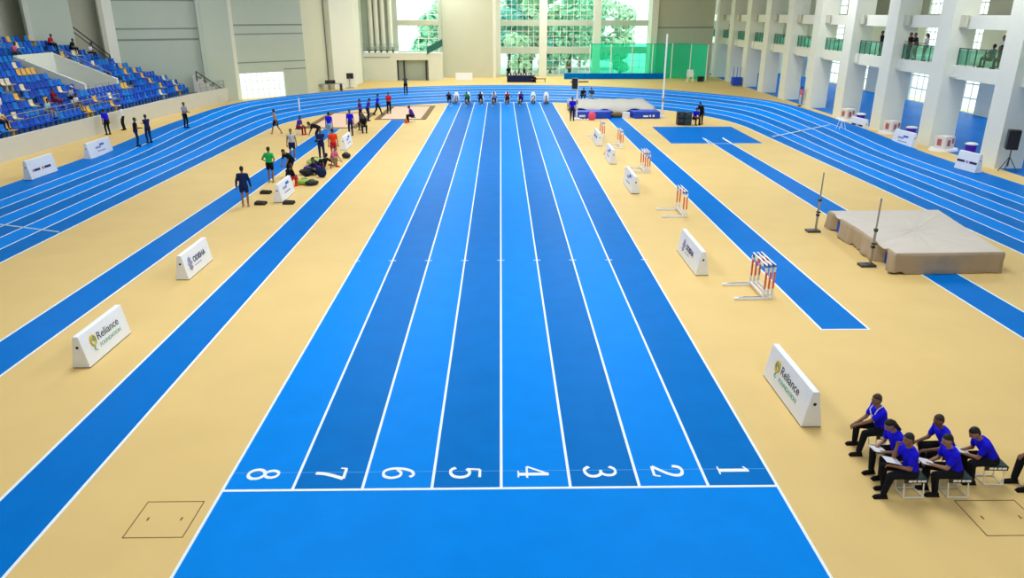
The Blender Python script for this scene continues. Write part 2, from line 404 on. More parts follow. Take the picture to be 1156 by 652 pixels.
# lanyard: a ribbon on p1's back and chest
ly = MB(); n_ = p1['neck']; c_ = p1['chest']; fw_ = p1['fw']
sp_ = p1['sp']; X_ = Vector((1,0,0))
pts = [c_ - X_*.02 + fw_*.150 - sp_*.16, c_ - X_*.07 + fw_*.155 - sp_*.02, c_ - X_*.10 + fw_*.125 + sp_*.09, n_ - X_*.095 + fw_*.05 + sp_*.03, n_ - X_*.05 - fw_*.085 + sp_*.03, n_ + X_*.05 - fw_*.085 + sp_*.03, n_ + X_*.095 + fw_*.05 + sp_*.03, c_ + X_*.10 + fw_*.125 + sp_*.09, c_ + X_*.04 + fw_*.155 - sp_*.02, c_ - X_*.01 + fw_*.150 - sp_*.16]
ly.tube(pts, .012, None, 6); ly.build('lanyard', CL['white'], p1['root'], True)

# --- left-hand infield
T = person
T('standing athlete in a navy tracksuit top and shorts, nearest on the left runway', (-11.05,31.2,0), 8, 'stand', 'navy', 'navy', shorts=True, longsleeve=True, sk=0, shoes='khaki', hands=((-.30,.04,.86),(.30,.04,.86)))
T('athlete in a bright green shirt standing with hands on hips', (-11.38,36.1,0), 350, 'akimbo', 'green', 'black', shorts=True, sk=0, shoes='khaki')
T('athlete in a grey vest and dark shorts standing on the runway', (-11.9,42.2,0), 190, 'stand', 'ltgrey', 'navy', shorts=True, sleeves=False, sk=0, shoes='white')
T('bare-chested thin athlete in black shorts walking by the curved track', (-15.5,51.6,0), 80, 'walk', 'black', 'black', bare=True, shorts=True, sk=2, barefoot=True)
T('official in violet shirt seated on a stool by the near sand pit', (-14.0,51.6,0), 250, 'sit', 'purple', 'maroon', sk=1, shoes='red')
T('crouching athlete in black behind the nearest white board of the bag heap', (-10.75,37.4,0), 150, 'bend', 'black', 'black', sk=0, lean=55)
T('kneeling athlete in crimson trousers beside the nearest infield board', (-10.2,35.0,0), 330, 'kneel', 'black', 'crimson', sk=1, shoes='red')
T('tall athlete in dark navy tights standing left of the orange-red shirt', (-10.25,42.2,0), 200, 'fold', 'navy', 'navy', sk=1, longsleeve=True, shoes='black')
T('athlete in an orange-red shirt standing among the bags', (-9.55,42.2,0), 15, 'stand', 'red', 'crimson', shorts=True, sk=0, shoes='khaki')
T('official in blue shirt and pale jeans standing with back to the camera', (-11.45,49.8,0), 340, 'stand', 'blue', 'lightblue', sk=1, shoes='white')
T('athlete in black bending forward left of the pale-jeaned official', (-12.0,48.6,0), 110, 'bend', 'black', 'black', sk=1)
T('athlete in dark navy seated on the floor among the bags', (-9.55,38.0,0), 130, 'ground', 'navy', 'navy', sk=0, shoes='black')
T('athlete in black lying back on the floor beside the bag heap', (-9.6,39.5,0), 60, 'ground', 'black', 'black', sk=1, shoes='red', lean=-30, hands=((-.25,-.35,.10),(.25,-.35,.10)))
T('athlete in tan shorts kneeling behind the seated navy athlete', (-9.2,40.2,0), 250, 'kneel', 'pink', 'khaki', sk=2, shorts=True, shoes='red')
T('official in blue shirt standing beside the farther infield board', (-10.3,51.2,0), 170, 'stand', 'blue', 'navy', sk=1)
T('official in dark clothes seated right of the farther infield board', (-9.7,52.6,0), 200, 'sit', 'black', 'black', sk=1)
T('official in teal shirt seated between the two sand pits', (-9.9,54.0,0), 160, 'sit', 'teal', 'black', sk=0)
T('official in violet and black standing at the left sand pit corner', (-10.75,57.6,0), 120, 'hold', 'purple', 'black', sk=1)
T('official in violet shirt bending at the sand pit edge', (-10.35,58.4,0), 300, 'stand', 'purple', 'navy', sk=1, lean=20)
T('official in blue shirt striding between the pits', (-10.1,61.7,0), 270, 'walk', 'blue', 'black', sk=1)
T('person in a red top standing next to the striding blue official', (-9.35,62.9,0), 200, 'hold', 'crimson', 'black', sk=1)
T('official in navy-blue shirt seated on a stool at the right sand pit', (-6.75,57.6,0), 80, 'sit', 'purple', 'black', sk=1, lean=28)
T('person in dark green standing on the banked bend by the shutter door', (-9.1,72.7,.62), 180, 'camera', 'teal', 'black', sk=1)
# --- left track and stand side
T('spectator in blue shirt leaning on the stand front wall', (-27.1,51.7,0), 65, 'stand', 'blue', 'black', sk=1, lean=12)
T('spectator in white shirt and cap by the stand front wall', (-27.05,53.9,0), 100, 'stand', 'white', 'black', sk=1, cap='white', longsleeve=True)
T('person with dark backpack standing on the left track, nearer of two', (-22.45,46.0,.14), 300, 'hold', 'black', 'navy', sk=1)
T('person in navy standing on the left track, farther of two', (-22.2,47.1,.19), 60, 'fold', 'navy', 'navy', sk=1)
T('lone person in grey shirt standing on the outer left track', (-21.95,52.3,.37), 250, 'hold', 'grey', 'black', sk=1)
# --- right infield and far
T('official in blue shirt standing at the left post of the far pit', (5.55,58.4,0), 180, 'stand', 'blue', 'navy', sk=1, scale=1.03)
T('person in teal and white sitting behind the far pit', (8.6,71.4,.28), 160, 'squat', 'teal', 'white', sk=1)
T('person in black crouching behind the far pit', (7.7,71.4,.27), 200, 'squat', 'black', 'black', sk=1)
T('official in blue shirt seated beside the dark equipment boxes', (14.55,56.1,0), 200, 'sit', 'blue', 'black', sk=1)
T('person in black standing bent next to the dark equipment boxes', (15.1,56.2,0), 130, 'stand', 'black', 'black', sk=1, lean=30)
T('thin person in pink at the foot of an arcade pillar', (27.0,67.6,0), 90, 'stand', 'pink', 'ltgrey', sk=1)
# --- balcony
BZ = 4.9
T('spectator in black at the balcony railing, left of three', (27.75,52.05,BZ), 95, 'fold', 'black', 'black', sk=1)
T('spectator in black at the balcony railing, middle of three', (27.75,51.25,BZ), 85, 'rail', 'black', 'black', sk=1)
T('spectator in grey on the balcony, right of three by the column', (27.8,50.1,BZ), 60, 'hold', 'ltgrey', 'teal', sk=2, longhair=True)
T('spectator in blue seated behind the nearest balcony railing', (28.0,43.6,BZ), 20, 'sit', 'teal', 'black', sk=1, lean=-12)
T('spectator in white standing behind the seated balcony spectator', (28.8,43.9,BZ), 100, 'stand', 'white', 'black', sk=0)
T('spectator in black seated at the column on the nearest balcony', (28.1,42.5,BZ), 60, 'sit', 'black', 'black', sk=1)
T('small spectator standing far back on the nearest balcony', (30.6,50.2,BZ), 100, 'stand', 'blue', 'navy', sk=1)
T('spectator in dark clothes leaning on the second farthest balcony railing', (29.2,98.5,BZ), 80, 'rail', 'navy', 'black', sk=1)
T('spectator in black half hidden by a column on the middle balcony', (28.2,56.9,BZ), 90, 'stand', 'black', 'black', sk=1)
# --- far desk
T('photographer standing at the left end of the far black desk', (.95,95.6,0), 180, 'stand', 'black', 'black', sk=1)
T('photographer in pink-trimmed black seated at the far desk', (1.75,94.3,0), 180, 'sit', 'pink', 'black', sk=1)
T('photographer with raised camera at the right of the far desk', (2.9,94.7,0), 180, 'camera', 'black', 'black', sk=1, scale=.96)
T('photographer in black seated low right of the far desk', (4.05,92.9,0), 180, 'ground', 'black', 'black', sk=1)
# --- spectators in the stand (seated on the rows)
def row(k): return (-28.75 - .8*k, 1.0 + .4*k)
for (k, y, sh, pa, lab, kw) in [
    (1, 44.3, 'white', 'navy', 'spectator in white shirt and dark trousers at the left edge of the stand', dict(lean=10)),
    (1, 49.2, 'cyan', 'grey', 'spectator in pale cyan shirt on the second row of the stand', {}),
    (2, 51.6, 'maroon', 'maroon', 'spectator in maroon clothes on the third row of the stand', dict(lean=5)),
    (1, 52.6, 'white', 'khaki', 'spectator in white beside the maroon one in the stand', {}),
    (2, 53.6, 'ltgrey', 'black', 'spectator in light grey top and black trousers in the stand', dict(cap='white')),
    (5, 49.0, 'maroon', 'black', 'spectator in maroon among the middle seats of the stand', {}),
    (10, 63.6, 'crimson', 'black', 'spectator in dark red near the top of the far seating block', {}),
    (9, 65.2, 'black', 'black', 'spectator in black near the top of the far seating block', {}),
    (8, 66.4, 'white', 'navy', 'spectator in white on the upper far seating block', {}),
    (9, 57.4, 'pink', 'teal', 'spectator in pink top by the stair opening of the stand', {})]:
    x, z = row(k); T(lab, (x+.02, y, z+.02), 270, 'sit', sh, pa, sk=1, **kw)
# --- sprinters leaving their blocks
GS = 'sprinters leaving the blocks'
for i, (lane, sh, pa, s2, ps) in enumerate([(8,'black','black',1,'sprint'), (7,'green','black',1,'sprint2'), (6,'navy','navy',1,'sprint'), (5,'ltgrey','navy',1,'sprint2'), (4,'crimson','black',0,'sprint'), (3,'purple','black',1,'sprint2')]):
    x = -4.9 + 1.22*(8 - lane) + .61
    nm = {8:'eight, leftmost',7:'seven',6:'six',5:'five',4:'four',3:'three, rightmost'}[lane]
    T('sprinter in %s leaving the blocks in lane %s' % ({'black':'black','green':'green and black','navy':'navy','ltgrey':'grey','crimson':'crimson','purple':'violet'}[sh], nm), (x - (.38 if lane == 8 else 0), 68.35 + .12*(i % 3), 0), 180, ps, sh, pa, shorts=True, sleeves=False, sk=s2, shoes='white', group=GS)

remesh(PENDING, 0)
for o, fb, skm in FINGERS:
    bm = bmesh.new(); bm.from_mesh(o.data); tmp = fb.mesh('f', None, True); bm.from_mesh(tmp); bpy.data.meshes.remove(tmp)
    bm.to_mesh(o.data); bm.free(); o.data.materials.clear(); o.data.materials.append(skm)
    o.data.polygons.foreach_set('use_smooth', [True]*len(o.data.polygons)); o.data.polygons.foreach_set('material_index', [0]*len(o.data.polygons))
for o, v in PENDING:
    if not o.data.materials: pass

# ================================================================== FLOOR AND TRACKS
OUTL = [(-41.3,-16.2),(39.2,-16.2),(41.6,107.9),(27.6,107.9),(27.8,101.9),(20.6,103),(-1,103),(-1.2,100.6),(-7.2,100.6),(-7.3,98),(-17.4,98),(-17.2,90),(-19,85.5),(-20,79.2),(-25.6,74.9),(-28.2,73),(-34.2,70.4),(-38.2,69.2),(-40.2,66.5),(-41,60)]
struct(MB().prism(OUTL, 'z', -.3, 0, M_TAN).build('floor'), 'tan synthetic indoor athletics floor', 'floor')

def flat(pts, z=.004, m=None, mb=None, th=.003):
    mb = mb or MB(); return mb.prism(pts, 'z', z - th, z, m)
SX0, SX1 = -4.9, 4.84
LW = (SX1 - SX0)/8
st = struct(flat([(SX0,-6),(SX1,-6),(SX1,10.86),(SX0,10.86)], .004, M_BL).build('sprint_track'), 'eight-lane blue sprint straight with white lines', 'running track')
for i in range(8):
    x = SX0 + LW*i; lane = 8 - i
    flat([(x,10.86),(x+LW,10.86),(x+LW,71.3),(x,71.3)], .004, M_BD if lane % 2 else M_BL).build('lane_surface', None, st)
lw = .05
for i in range(9):
    x = SX0 + LW*i
    y0 = -6 if i in (0, 8) else 10.86
    flat([(x-lw/2,y0),(x+lw/2,y0),(x+lw/2,71.3),(x-lw/2,71.3)], .007, M_LINE).build('lane_line', None, st)
flat([(SX0-lw/2,10.83),(SX1+lw/2,10.83),(SX1+lw/2,10.89),(SX0-lw/2,10.89)], .0075, M_LINE).build('finish_line', None, st)
flat([(SX0,70.75),(SX1,70.75),(SX1,70.85),(SX0,70.85)], .0075, M_LINE).build('start_line', None, st)
flat([(SX0,11.38),(SX1,11.38),(SX1,11.395),(SX0,11.395)], .0065, M_FAINT).build('finish_line', None, st)
for i in range(9):
    x = SX0 + LW*i
    flat([(x-.12,23.6),(x+.12,23.6),(x+.12,23.64),(x-.12,23.64)], .0075, M_LINE).build('tick_mark', None, st)
# serif lane numerals
def cat_rom(p, n=8):
    out = []
    for i in range(len(p)-1):
        a, b, c, d = p[max(i-1,0)], p[i], p[i+1], p[min(i+2,len(p)-1)]
        for k in range(n):
            t = k/n; out.append(tuple(.5*((2*b[j]) + (-a[j]+c[j])*t + (2*a[j]-5*b[j]+4*c[j]-d[j])*t*t + (-a[j]+3*b[j]-3*c[j]+d[j])*t**3) for j in range(2)))
    return out + [p[-1]]
def circ(cx, cy, rx, ry): return [(cx + rx*math.cos(2*math.pi*k/24), cy + ry*math.sin(2*math.pi*k/24)) for k in range(25)]
NUM = {
 1: [([(.3,0),(.3,1)], .13), ([(.08,.02),(.52,.02)], .06), ([(.3,.98),(.1,.86)], .06)],
 2: [(cat_rom([(.04,.72),(.10,.92),(.3,1),(.5,.92),(.55,.74),(.46,.52),(.24,.26),(.04,.05)]), .11), ([(.04,.05),(.56,.05)], .11), ([(.55,.05),(.60,.24)], .06)],
 3: [(cat_rom([(.04,.82),(.16,.97),(.36,.99),(.5,.87),(.5,.68),(.4,.55),(.22,.53)]), .10), (cat_rom([(.22,.53),(.44,.5),(.56,.34),(.54,.14),(.38,.02),(.18,.01),(.03,.16)]), .11)],
 4: [([(.42,0),(.42,1)], .12), ([(.42,1),(.0,.3)], .07), ([(.0,.3),(.62,.3)], .09), ([(.24,.02),(.60,.02)], .06)],
 5: [([(.56,.95),(.14,.95)], .11), ([(.14,.95),(.10,.52)], .07), (cat_rom([(.10,.52),(.28,.62),(.48,.55),(.56,.34),(.5,.12),(.33,.01),(.15,.02),(.03,.16)]), .11)],
 6: [(cat_rom([(.52,.88),(.38,.99),(.18,.88),(.06,.6),(.05,.28),(.15,.06),(.3,.01),(.48,.08),(.56,.3),(.48,.52),(.3,.58),(.1,.44)]), .10)],
 7: [([(.03,.94),(.58,.94)], .12), (cat_rom([(.58,.94),(.40,.55),(.30,.25),(.27,0)]), .12), ([(.03,.97),(.0,.76)], .06)],
 8: [(circ(.3,.765,.19,.215), .10), (circ(.3,.275,.25,.26), .11)]}
def numeral(k, mb, h, place, z, m, th=.002):
    for si, (pts, w) in enumerate(NUM[k]):
        pts = [Vector((p[0]-.3, p[1]-.5)) for p in pts]; L = []; Rr = []
        for i, p in enumerate(pts):
            t = (pts[min(i+1,len(pts)-1)] - pts[max(i-1,0)]).normalized(); nn = Vector((-t.y, t.x))
            ww = w*.66*(.62 + .38*abs(t.y))     # thick upright strokes, thin level ones
            L.append(p + nn*ww); Rr.append(p - nn*ww)
        up = Vector(place(0,0)); lift = (0,0,.0007*si) if abs(up.z) < .05 else (0,-.003*si,0)
        rows = [[tuple(Vector(place(q.x*h, q.y*h)) + Vector(lift)) for q in L], [tuple(Vector(place(q.x*h, q.y*h)) + Vector(lift)) for q in Rr]]
        mb.grid(rows, m)
for i in range(8):
    k = 8 - i; cx = SX0 + LW*(i+.5) - .03; mb = MB()
    numeral(k, mb, .56, lambda a, b, cx=cx: (cx + b, 11.34 - a, .009), 0, M_LINE)
    mb.build('lane_number', M_LINE, st)

def runway(name, x0, x1, y0, y1, lab, m=M_BM, skew=0, ends=(1,1)):
    o = struct(flat([(x0,y0),(x1,y0),(x1+skew,y1),(x0+skew,y1)], .004, m).build(name), lab, 'runway')
    for x in (x0, x1): flat([(x-.03,y0),(x+.03,y0),(x+.03+skew,y1),(x-.03+skew,y1)], .007, M_LINE).build('edge_line', None, o)
    if ends[0]: flat([(x0-.03,y0-.03),(x1+.03,y0-.03),(x1+.03,y0+.03),(x0-.03,y0+.03)], .0072, M_LINE).build('end_line', None, o)
    return o
runway('jump_runway', -8.6, -7.37, -4, 59.0, 'blue jump runway with white edges beside the sprint track', ends=(0,0), skew=-.05)
runway('jump_runway', -12.75, -11.52, 6, 54.2, 'blue jump runway with white edges left of the infield boards', ends=(0,0), skew=-.1)
runway('vault_runway', 8.42, 9.69, 17.67, 60.6, 'blue vault runway right of the hurdles', skew=.05)
runway('throw_runway', 13.28, 14.47, 6, 49.5, 'blue runway passing under the canvas-covered mat', skew=.35, ends=(0,0))
hf = struct(flat([(10.95,47.35),(16.85,47.35),(17.0,54.9),(11.15,54.9)], .0045, M_BM).build('takeoff_area'), 'blue rectangular take-off area beyond the covered mat', 'track')
for pts in ([(13.4,47.4),(13.55,49.6)], [(14.85,47.4),(14.9,49.6)]):
    MB().tube([(a,b,.006) for a,b in pts], .03, None, 4).build('edge_line', M_LINE, hf)
flat([(10.9,47.3),(16.9,47.3),(16.9,47.38),(10.9,47.38)], .0078, M_LINE).build('edge_line', None, hf)

# oval track: left straight, banked bend, right straight
CXo, CYo, R0, LN = .65, 54., 17.45, .93
def sstep(t): t = max(0, min(1, t)); return t*t*(3-2*t)
def opath(off, n=56):
    pts = []
    ys = [-8 + 62*i/24 for i in range(24)]
    def bank(y, th): return sstep((y-42)/12)*.45 if th is None else .45 + .55*sstep(min(th, math.pi-th)/R(22))
    for y in ys: pts.append((CXo-R0-off, y, 0, bank(y, None)))
    for i in range(n+1):
        th = math.pi*i/n; pts.append((CXo-(R0+off)*math.cos(th), CYo+(R0+off)*math.sin(th), 0, bank(0, th)))
    for y in reversed(ys): pts.append((CXo+R0+off, y, 0, bank(y, None)))
    return pts
def oring(o0, o1, m, name, parent=None, dz=.004):
    rows = []
    for off in (o0, o1):
        out = []
        for i, (x, y, z, b) in enumerate(opath(off)):
            if off > 5.6:
                e = 5.58 + (off-5.58)*(1 - .78*b); x, y, _, _ = opath(e)[i]; zz = b*.98*e/5.6
            else: zz = b*.98*off/5.6
            out.append((x, y, zz + dz))
        rows.append(out)
    return MB().grid(rows, m).build(name, None, parent)
ov = struct(oring(-.08, 0, M_LINE, 'oval_track', None, .006), 'six-lane blue oval track with a banked far bend', 'running track')
for i in range(6): oring(LN*i, LN*(i+1), M_BD if i % 2 == 0 else M_BL, 'lane_surface', ov)
oring(LN*6, 7.3, M_BM, 'track_apron', ov)
for i in range(1, 7): oring(LN*i-.03, LN*i+.03, M_LINE, 'lane_line', ov, .009)
sk_ = [[], []]
for i, (x, y, z, b) in enumerate(opath(7.3)):
    e = 5.58 + 1.72*(1-.78*b); x, y, _, _ = opath(e)[i]; sk_[0].append((x, y, b*.98*e/5.6+.003)); sk_[1].append((x, y, -.01))
MB().grid(sk_, M_GREY).build('bank_skirt', None, ov)
for pts in ([(-17.4,26.9),(-16.9,27.2),(-16.9,27.3),(-17.4,27.0)],): pass
MB().tube([(-22.4,29.4,.008),(-16.9,27.3,.008)], .03, None, 4).build('relay_line', M_LINE, ov)
MB().tube([(18.2,49.5,.10),(23.8,53.2,.40)], .035, None, 4).build('relay_line', M_LINE, ov)
# floor hatches
def hatch(x0, x1, y0, y1, lab):
    mb = MB(); w = .008
    for a, b in (((x0,y0),(x1,y0)), ((x1,y0),(x1,y1)), ((x1,y1),(x0,y1)), ((x0,y1),(x0,y0))):
        mb.box((min(a[0],b[0])-w, min(a[1],b[1])-w, .001), (max(a[0],b[0])+w, max(a[1],b[1])+w, .004), M_HATCH)
    for x in (x0+.2, x1-.2): mb.box((x-.012, (y0+y1)/2-.04, .001), (x+.012, (y0+y1)/2+.04, .006), M_HATCH)
    return struct(mb.build('floor_hatch'), lab, 'hatch')
hatch(-6.05, -5.1, 9.65, 10.57, 'square floor hatch with thin dark seams left of the finish line')
hatch(7.72, 8.75, 9.5, 10.40, 'square floor hatch with thin dark seams in front of the stools')
# sand pits
def pit(name, q, lab):
    (x0,y0),(x1,y1) = q
    o = struct(flat([(x0,y0),(x1,y0),(x1,y1),(x0,y1)], .012, M_SAND, th=.011).build(name), lab, 'sand pit')
    for x in (x0-.42, x1): MB().box((x,y0,.0),(x+.42,y1,.05),M_BROWN).build('pit_border', None, o)
    for y in (y0-.1, y1): MB().box((x0-.42,y,.0),(x1+.42,y+.1,.05),M_BROWN).build('pit_border', None, o)
    return o
pit('sand_pit', ((-13.95,54.6),(-10.95,63.2)), 'long jump sand pit with brown border at the left')
pit('sand_pit', ((-9.55,59.2),(-6.35,68.0)), 'long jump sand pit with brown border beside the sprint lanes')

# ================================================================== WALLS
H = 14.
def seg_wall(mb, a, b, z0=0, z1=H, th=.35, m=M_WALL):
    a, b = Vector(a).to_2d() if len(a) > 2 else Vector(a), Vector(b)
    d = (b-a).normalized(); n = Vector((-d.y, d.x))     # outward = left of travel
    q = [a, b, b+n*th, a+n*th]
    mb.prism([tuple(v) for v in q], 'z', z0, z1, m)
def groove(mb, a, b, z, h=.10):
    a, b = Vector(a), Vector(b); d = (b-a).normalized(); n = Vector((-d.y, d.x))
    q = [a - n*.02, b - n*.02, b + n*.05, a + n*.05]; mb.prism([tuple(v) for v in q], 'z', z, z+h, M_GROOVE)
W = [(-40.9,-16), (-40.62,60), (-39.86,63), (-39.7,66), (-37.9,63), (-36.16,66.5), (-37.25,68.5), (-35.57,70), (-34.56,68), (-33.74,68.8), (-33.98,69.3),
     (-27.95,72.5), (-27.68,71.8), (-25.34,73.4), (-25.28,74.2)]
wl = MB()
cols = {0:M_WALL,1:M_BEIGE,2:M_BEIGE,3:M_WALLW,4:M_WALL,5:M_BEIGE,6:M_BEIGE,7:M_BEIGE,8:M_WALLW,9:M_WALL,10:M_WALL,11:M_WALL,12:M_WALL,13:M_WALLW}  # facet tone paints the light: white on lit pilaster edges, beige in shaded recesses
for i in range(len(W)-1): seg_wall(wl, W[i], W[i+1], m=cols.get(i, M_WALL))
groove(wl, W[10], W[11], 5.55, .16); groove(wl, W[10], W[11], 6.5, .12); groove(wl, W[10], W[11], 8.9, .10)
# panel with the low bright window
a, b = Vector(W[14]), Vector((-19.89,78.5)); d = b-a; w0, w1 = a + d*.01, a + d*.66
seg_wall(wl, a, b, 2.42, H); seg_wall(wl, w1, b, 0, 2.42)
groove(wl, a, b, 6.75, .14); groove(wl, a, b, 5.95, .10); groove(wl, a, b, 3.35, .10)
groove(wl, w1, b, 2.6, .10)
for p_, q_, m_ in (((-19.89,78.5),(-18.87,85),M_BEIGE), ((-18.87,85),(-18.64,84),M_BEIGE), ((-18.64,84),(-16.38,87),M_WALLW), ((-16.38,87),(-16.94,90),M_WALL), ((-16.94,90),(-16.78,93),M_WALLW), ((-16.78,93),(-17.2,97.4),M_WALL)):  # shaded pilaster face painted beige, lit face painted white
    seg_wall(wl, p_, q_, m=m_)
struct(wl.build('wall_left'), 'pale green-grey left wall with stepped pilasters', 'wall')
def window(name, a, b, z0, z1, nx, nz, lab, glass=M_GLASS, th=.06, bar=.05, fm=M_WHITEP):
    a, b = Vector(a), Vector(b); L = (b-a).length; ang = math.atan2((b-a).y, (b-a).x)
    root = bpy.data.objects.new(name, None); C.objects.link(root); root.location = (a.x, a.y, 0); root.rotation_euler = (0,0,ang)
    struct(root, lab, 'window')
    f = MB()
    for i in range(nx+1): x = L*i/nx; f.box((max(0,x-bar), -th/2, z0), (min(L,x+bar), th/2, z1), fm)
    for j in range(nz+1): z = z0+(z1-z0)*j/nz; f.box((0,-th/2*.9,max(z0,z-bar)), (L, th/2*.9, min(z1,z+bar)), fm)
    f.build('window_frame', None, root)
    B((.03,-.006,z0+.03), (L-.03,.006,z1-.03), glass).build('pane', None, root)
    return root
n_ = Vector((-(b-a).y, (b-a).x)).normalized()*.18
window('window_1', w0+n_, w1+n_, .03, 2.42, 8, 3, 'low bright barred window in the left diagonal wall', M_GLASSC, bar=.03)
# fluted ribs and the door block
wf = MB()
for x in (-16.1,-15.4,-14.6,-13.7): wf.tube([(x,97.1,3.4),(x,97.1,H)], .28, M_WALLW, 12)
wf.box((-17.2,97.4,3.4),(-12.85,97.8,H), M_WALL)
wf.box((-12.85,97.4,9.6),(-7.75,97.8,H), M_WALL); wf.box((-12.85,97.3,6.5),(-7.75,97.9,7.1), M_BEIGE); wf.box((-12.85,97.4,3.3),(-7.75,97.8,3.4), M_WALL)
# block under the little balcony with the shutter doorway
wf.box((-17.6,95.6,0),(-12.95,97.4,3.3), M_WALLW); wf.box((-12.95,95.6,2.45),(-9,97.4,3.3), M_WALLW); wf.box((-9,95.6,0),(-7.3,97.4,3.3), M_WALLW)
wf.box((-16.9,95.55,2.75),(-13.7,95.62,2.83), M_GROOVE)
# big plain slab, mullioned opening, right slab
wf.box((-7.75,97.4,0),(-7.45,100.2,H), M_WALL)
wf.box((-7.45,100,0),(-1.0,100.4,H), M_BEIGE); wf.box((-1.0,100.01,0),(-.6,102.6,H), M_WALLW)
wf.box((-.6,102.3,0),(0,102.9,H), M_WALLW)
for x0, x1 in ((5.1,6.1),(12.2,13.2)): wf.box((x0,102.2,0),(x1,102.9,H), M_WALLW)
for z0, z1 in ((0,.22),(2.9,3.72),(6.37,7.05),(10.2,10.9)): wf.box((0,102.32,z0),(19.4,102.8,z1), M_WALL)
wf.box((0,102.32,13.4),(19.4,102.8,H), M_WALL)
wf.box((19.4,100,0),(20.2,102.9,H), M_WALLW)
seg_wall(wf, (20.2,100.3), (27.9,101.7), m=M_BEIGE)
groove(wf, (20.2,100.3), (27.9,101.7), 6.1, .14)
struct(wf.build('wall_far'), 'pale far wall around the tall glazed bays', 'wall')
k = 2
for i, (x0, x1) in enumerate(((0,5.1),(6.1,12.2),(13.2,19.4))):
    for (z0, z1, nz, nx) in ((.22,2.9,3,7),(3.72,6.37,4,7),(7.05,10.2,5,7),(10.9,13.4,3,5)):
        pos = {0:'left',1:'middle',2:'right'}[i]; lv = {.22:'ground',3.72:'second',7.05:'third',10.9:'topmost'}[z0]
        window('window_%d' % k, (x0,102.5), (x1,102.5), z0, z1, nx, nz, '%s-level window of the %s far glazed bay' % (lv, pos), bar=.026); k += 1
window('window_%d' % k, (-12.8,97.6), (-7.8,97.6), 3.4, 6.5, 4, 4, 'tall white-barred window above the shutter doorway', M_GLASS, bar=.05); k += 1
window('window_%d' % k, (-12.8,97.6), (-7.8,97.6), 7.1, 9.6, 4, 4, 'upper white-barred window above the shutter doorway', M_GLASS, bar=.05); k += 1
dr = bpy.data.objects.new('door_1', None); C.objects.link(dr); dr.location = (-10.97,96.3,0); struct(dr, 'grey-green roller shutter doorway with dark posts', 'door')
sh = MB()
for i in range(16): sh.prism([(-.02,.15*i),(.03,.15*i+.075),(-.02,.15*i+.15)], 'x', -1.95, 1.95, M_SHUT)
sh.box((-1.95,.0,0),(1.95,.05,2.42), M_SHUT); sh.build('shutter', None, dr)
for x in (-1.9,-1.1,1.65): B((x-.09,-.35,0),(x+.09,-.17,2.42), M_DARK).build('post', None, dr)
# little balcony rail (thing) on the block
rb = thing('balcony_railing', 'grey metal railing on the block beside the shutter doorway', 'railing', (-15,95.7,3.3))
f = MB()
for i in range(9): x = -2.4+.6*i; MB().tube([(x,0,0),(x,0,1.0)], .03, M_GREY, 6).build('post', None, rb)
for z in (.35,.7,1.0): MB().tube([(-2.4,0,z),(2.4,0,z)], .028, M_GREY, 6).build('rail_bar', None, rb)
for i in range(5):
    x = -16.4 + .75*i
    pt = thing('potted_plant', 'small potted plant on the block behind the grey railing', 'plant', (x,96.5,3.3), 0, 'potted plants behind the grey railing')
    q = MB(); q.loft([((0,0,0),.12,.12,Vector((1,0,0)),Vector((0,1,0))),((0,0,.3),.17,.17,Vector((1,0,0)),Vector((0,1,0)))], n=10); q.build('pot', M_BROWN, pt)
    q = MB()
    for j in range(36):
        an = random.random()*6.28; el = .3+random.random()*1.1; L = .25+random.random()*.4
        e = Vector((math.cos(an)*math.cos(el), math.sin(an)*math.cos(el), math.sin(el)))*L; s_ = Vector((-math.sin(an), math.cos(an), 0))*.05
        q.add([(0,0,.28), e*.5+s_+Vector((0,0,.28)), e+Vector((0,0,.28)), e*.5-s_+Vector((0,0,.28))], [(0,1,2,3)], M_LEAF[0])
    q.build('leaves', None, pt)
gp = thing('glazed_railing', 'dark green glazed railing panel sloping up right of the doorway block', 'railing', (-8.15,95.5,3.3))
MB().prism([(-.95,-.15),(.95,.80),(.95,1.55),(-.95,.60)], 'y', -.02, .02, mat('dark_green_glass', (.03,.17,.14), .2, .5)).build('glass_panel', None, gp)
MB().tube([(-.97,0,.64),(.97,0,1.60)], .04, M_RAIL, 6).build('rail_bar', None, gp)
for x_, z_ in ((-.95,-.2),(.95,.75)): MB().tube([(x_,0,z_),(x_,0,z_+.85)], .04, M_RAIL, 6).build('post', None, gp)
struct(B((-42,-16.4,0),(60,-16,H), M_WALLW).build('wall_near'), 'plain wall behind the camera', 'wall')
struct(MB().prism(OUTL, 'z', H, H+.3, M_CEIL).build('ceiling'), 'white hall ceiling', 'ceiling')

# ================================================================== RIGHT ARCADE
SK = .027
def ax(y, dx=0): return 26.55 + SK*(y-39) + dx
wr = MB()
PY0 = [39.0 + 6.83*i for i in range(-7, 10)]
for y in PY0:
    x = ax(y)
    wr.prism([(x,y),(x+1.5,y),(x+1.5,y+1.45),(x,y+1.45)], 'z', 0, H, M_WALLW)
y0, y1 = PY0[0], 107.3
wr.prism([(27.4,107.3),(41.2,107.3),(41.2,107.9),(27.4,107.9)], 'z', 0, H, M_WALLW)
PY0.append(107.29)
def strip(dx0, dx1, z0, z1, m, ya=None, yb=None):
    ya = y0 if ya is None else ya; yb = y1 if yb is None else yb
    wr.prism([(ax(ya,dx0),ya),(ax(ya,dx1),ya),(ax(yb,dx1),yb),(ax(yb,dx0),yb)], 'z', z0, z1, m)
strip(.62, 11.9, 4.30, 4.9, M_WALLW)          # gallery slab
strip(.55, .80, 4.15, 4.92, M_WALLW)          # slab edge beam
strip(.7, 1.15, 6.97, 7.73, M_WALLW)           # upper beam
strip(1.15, 11.9, 7.45, 7.73, M_WALLW)        # upper floor
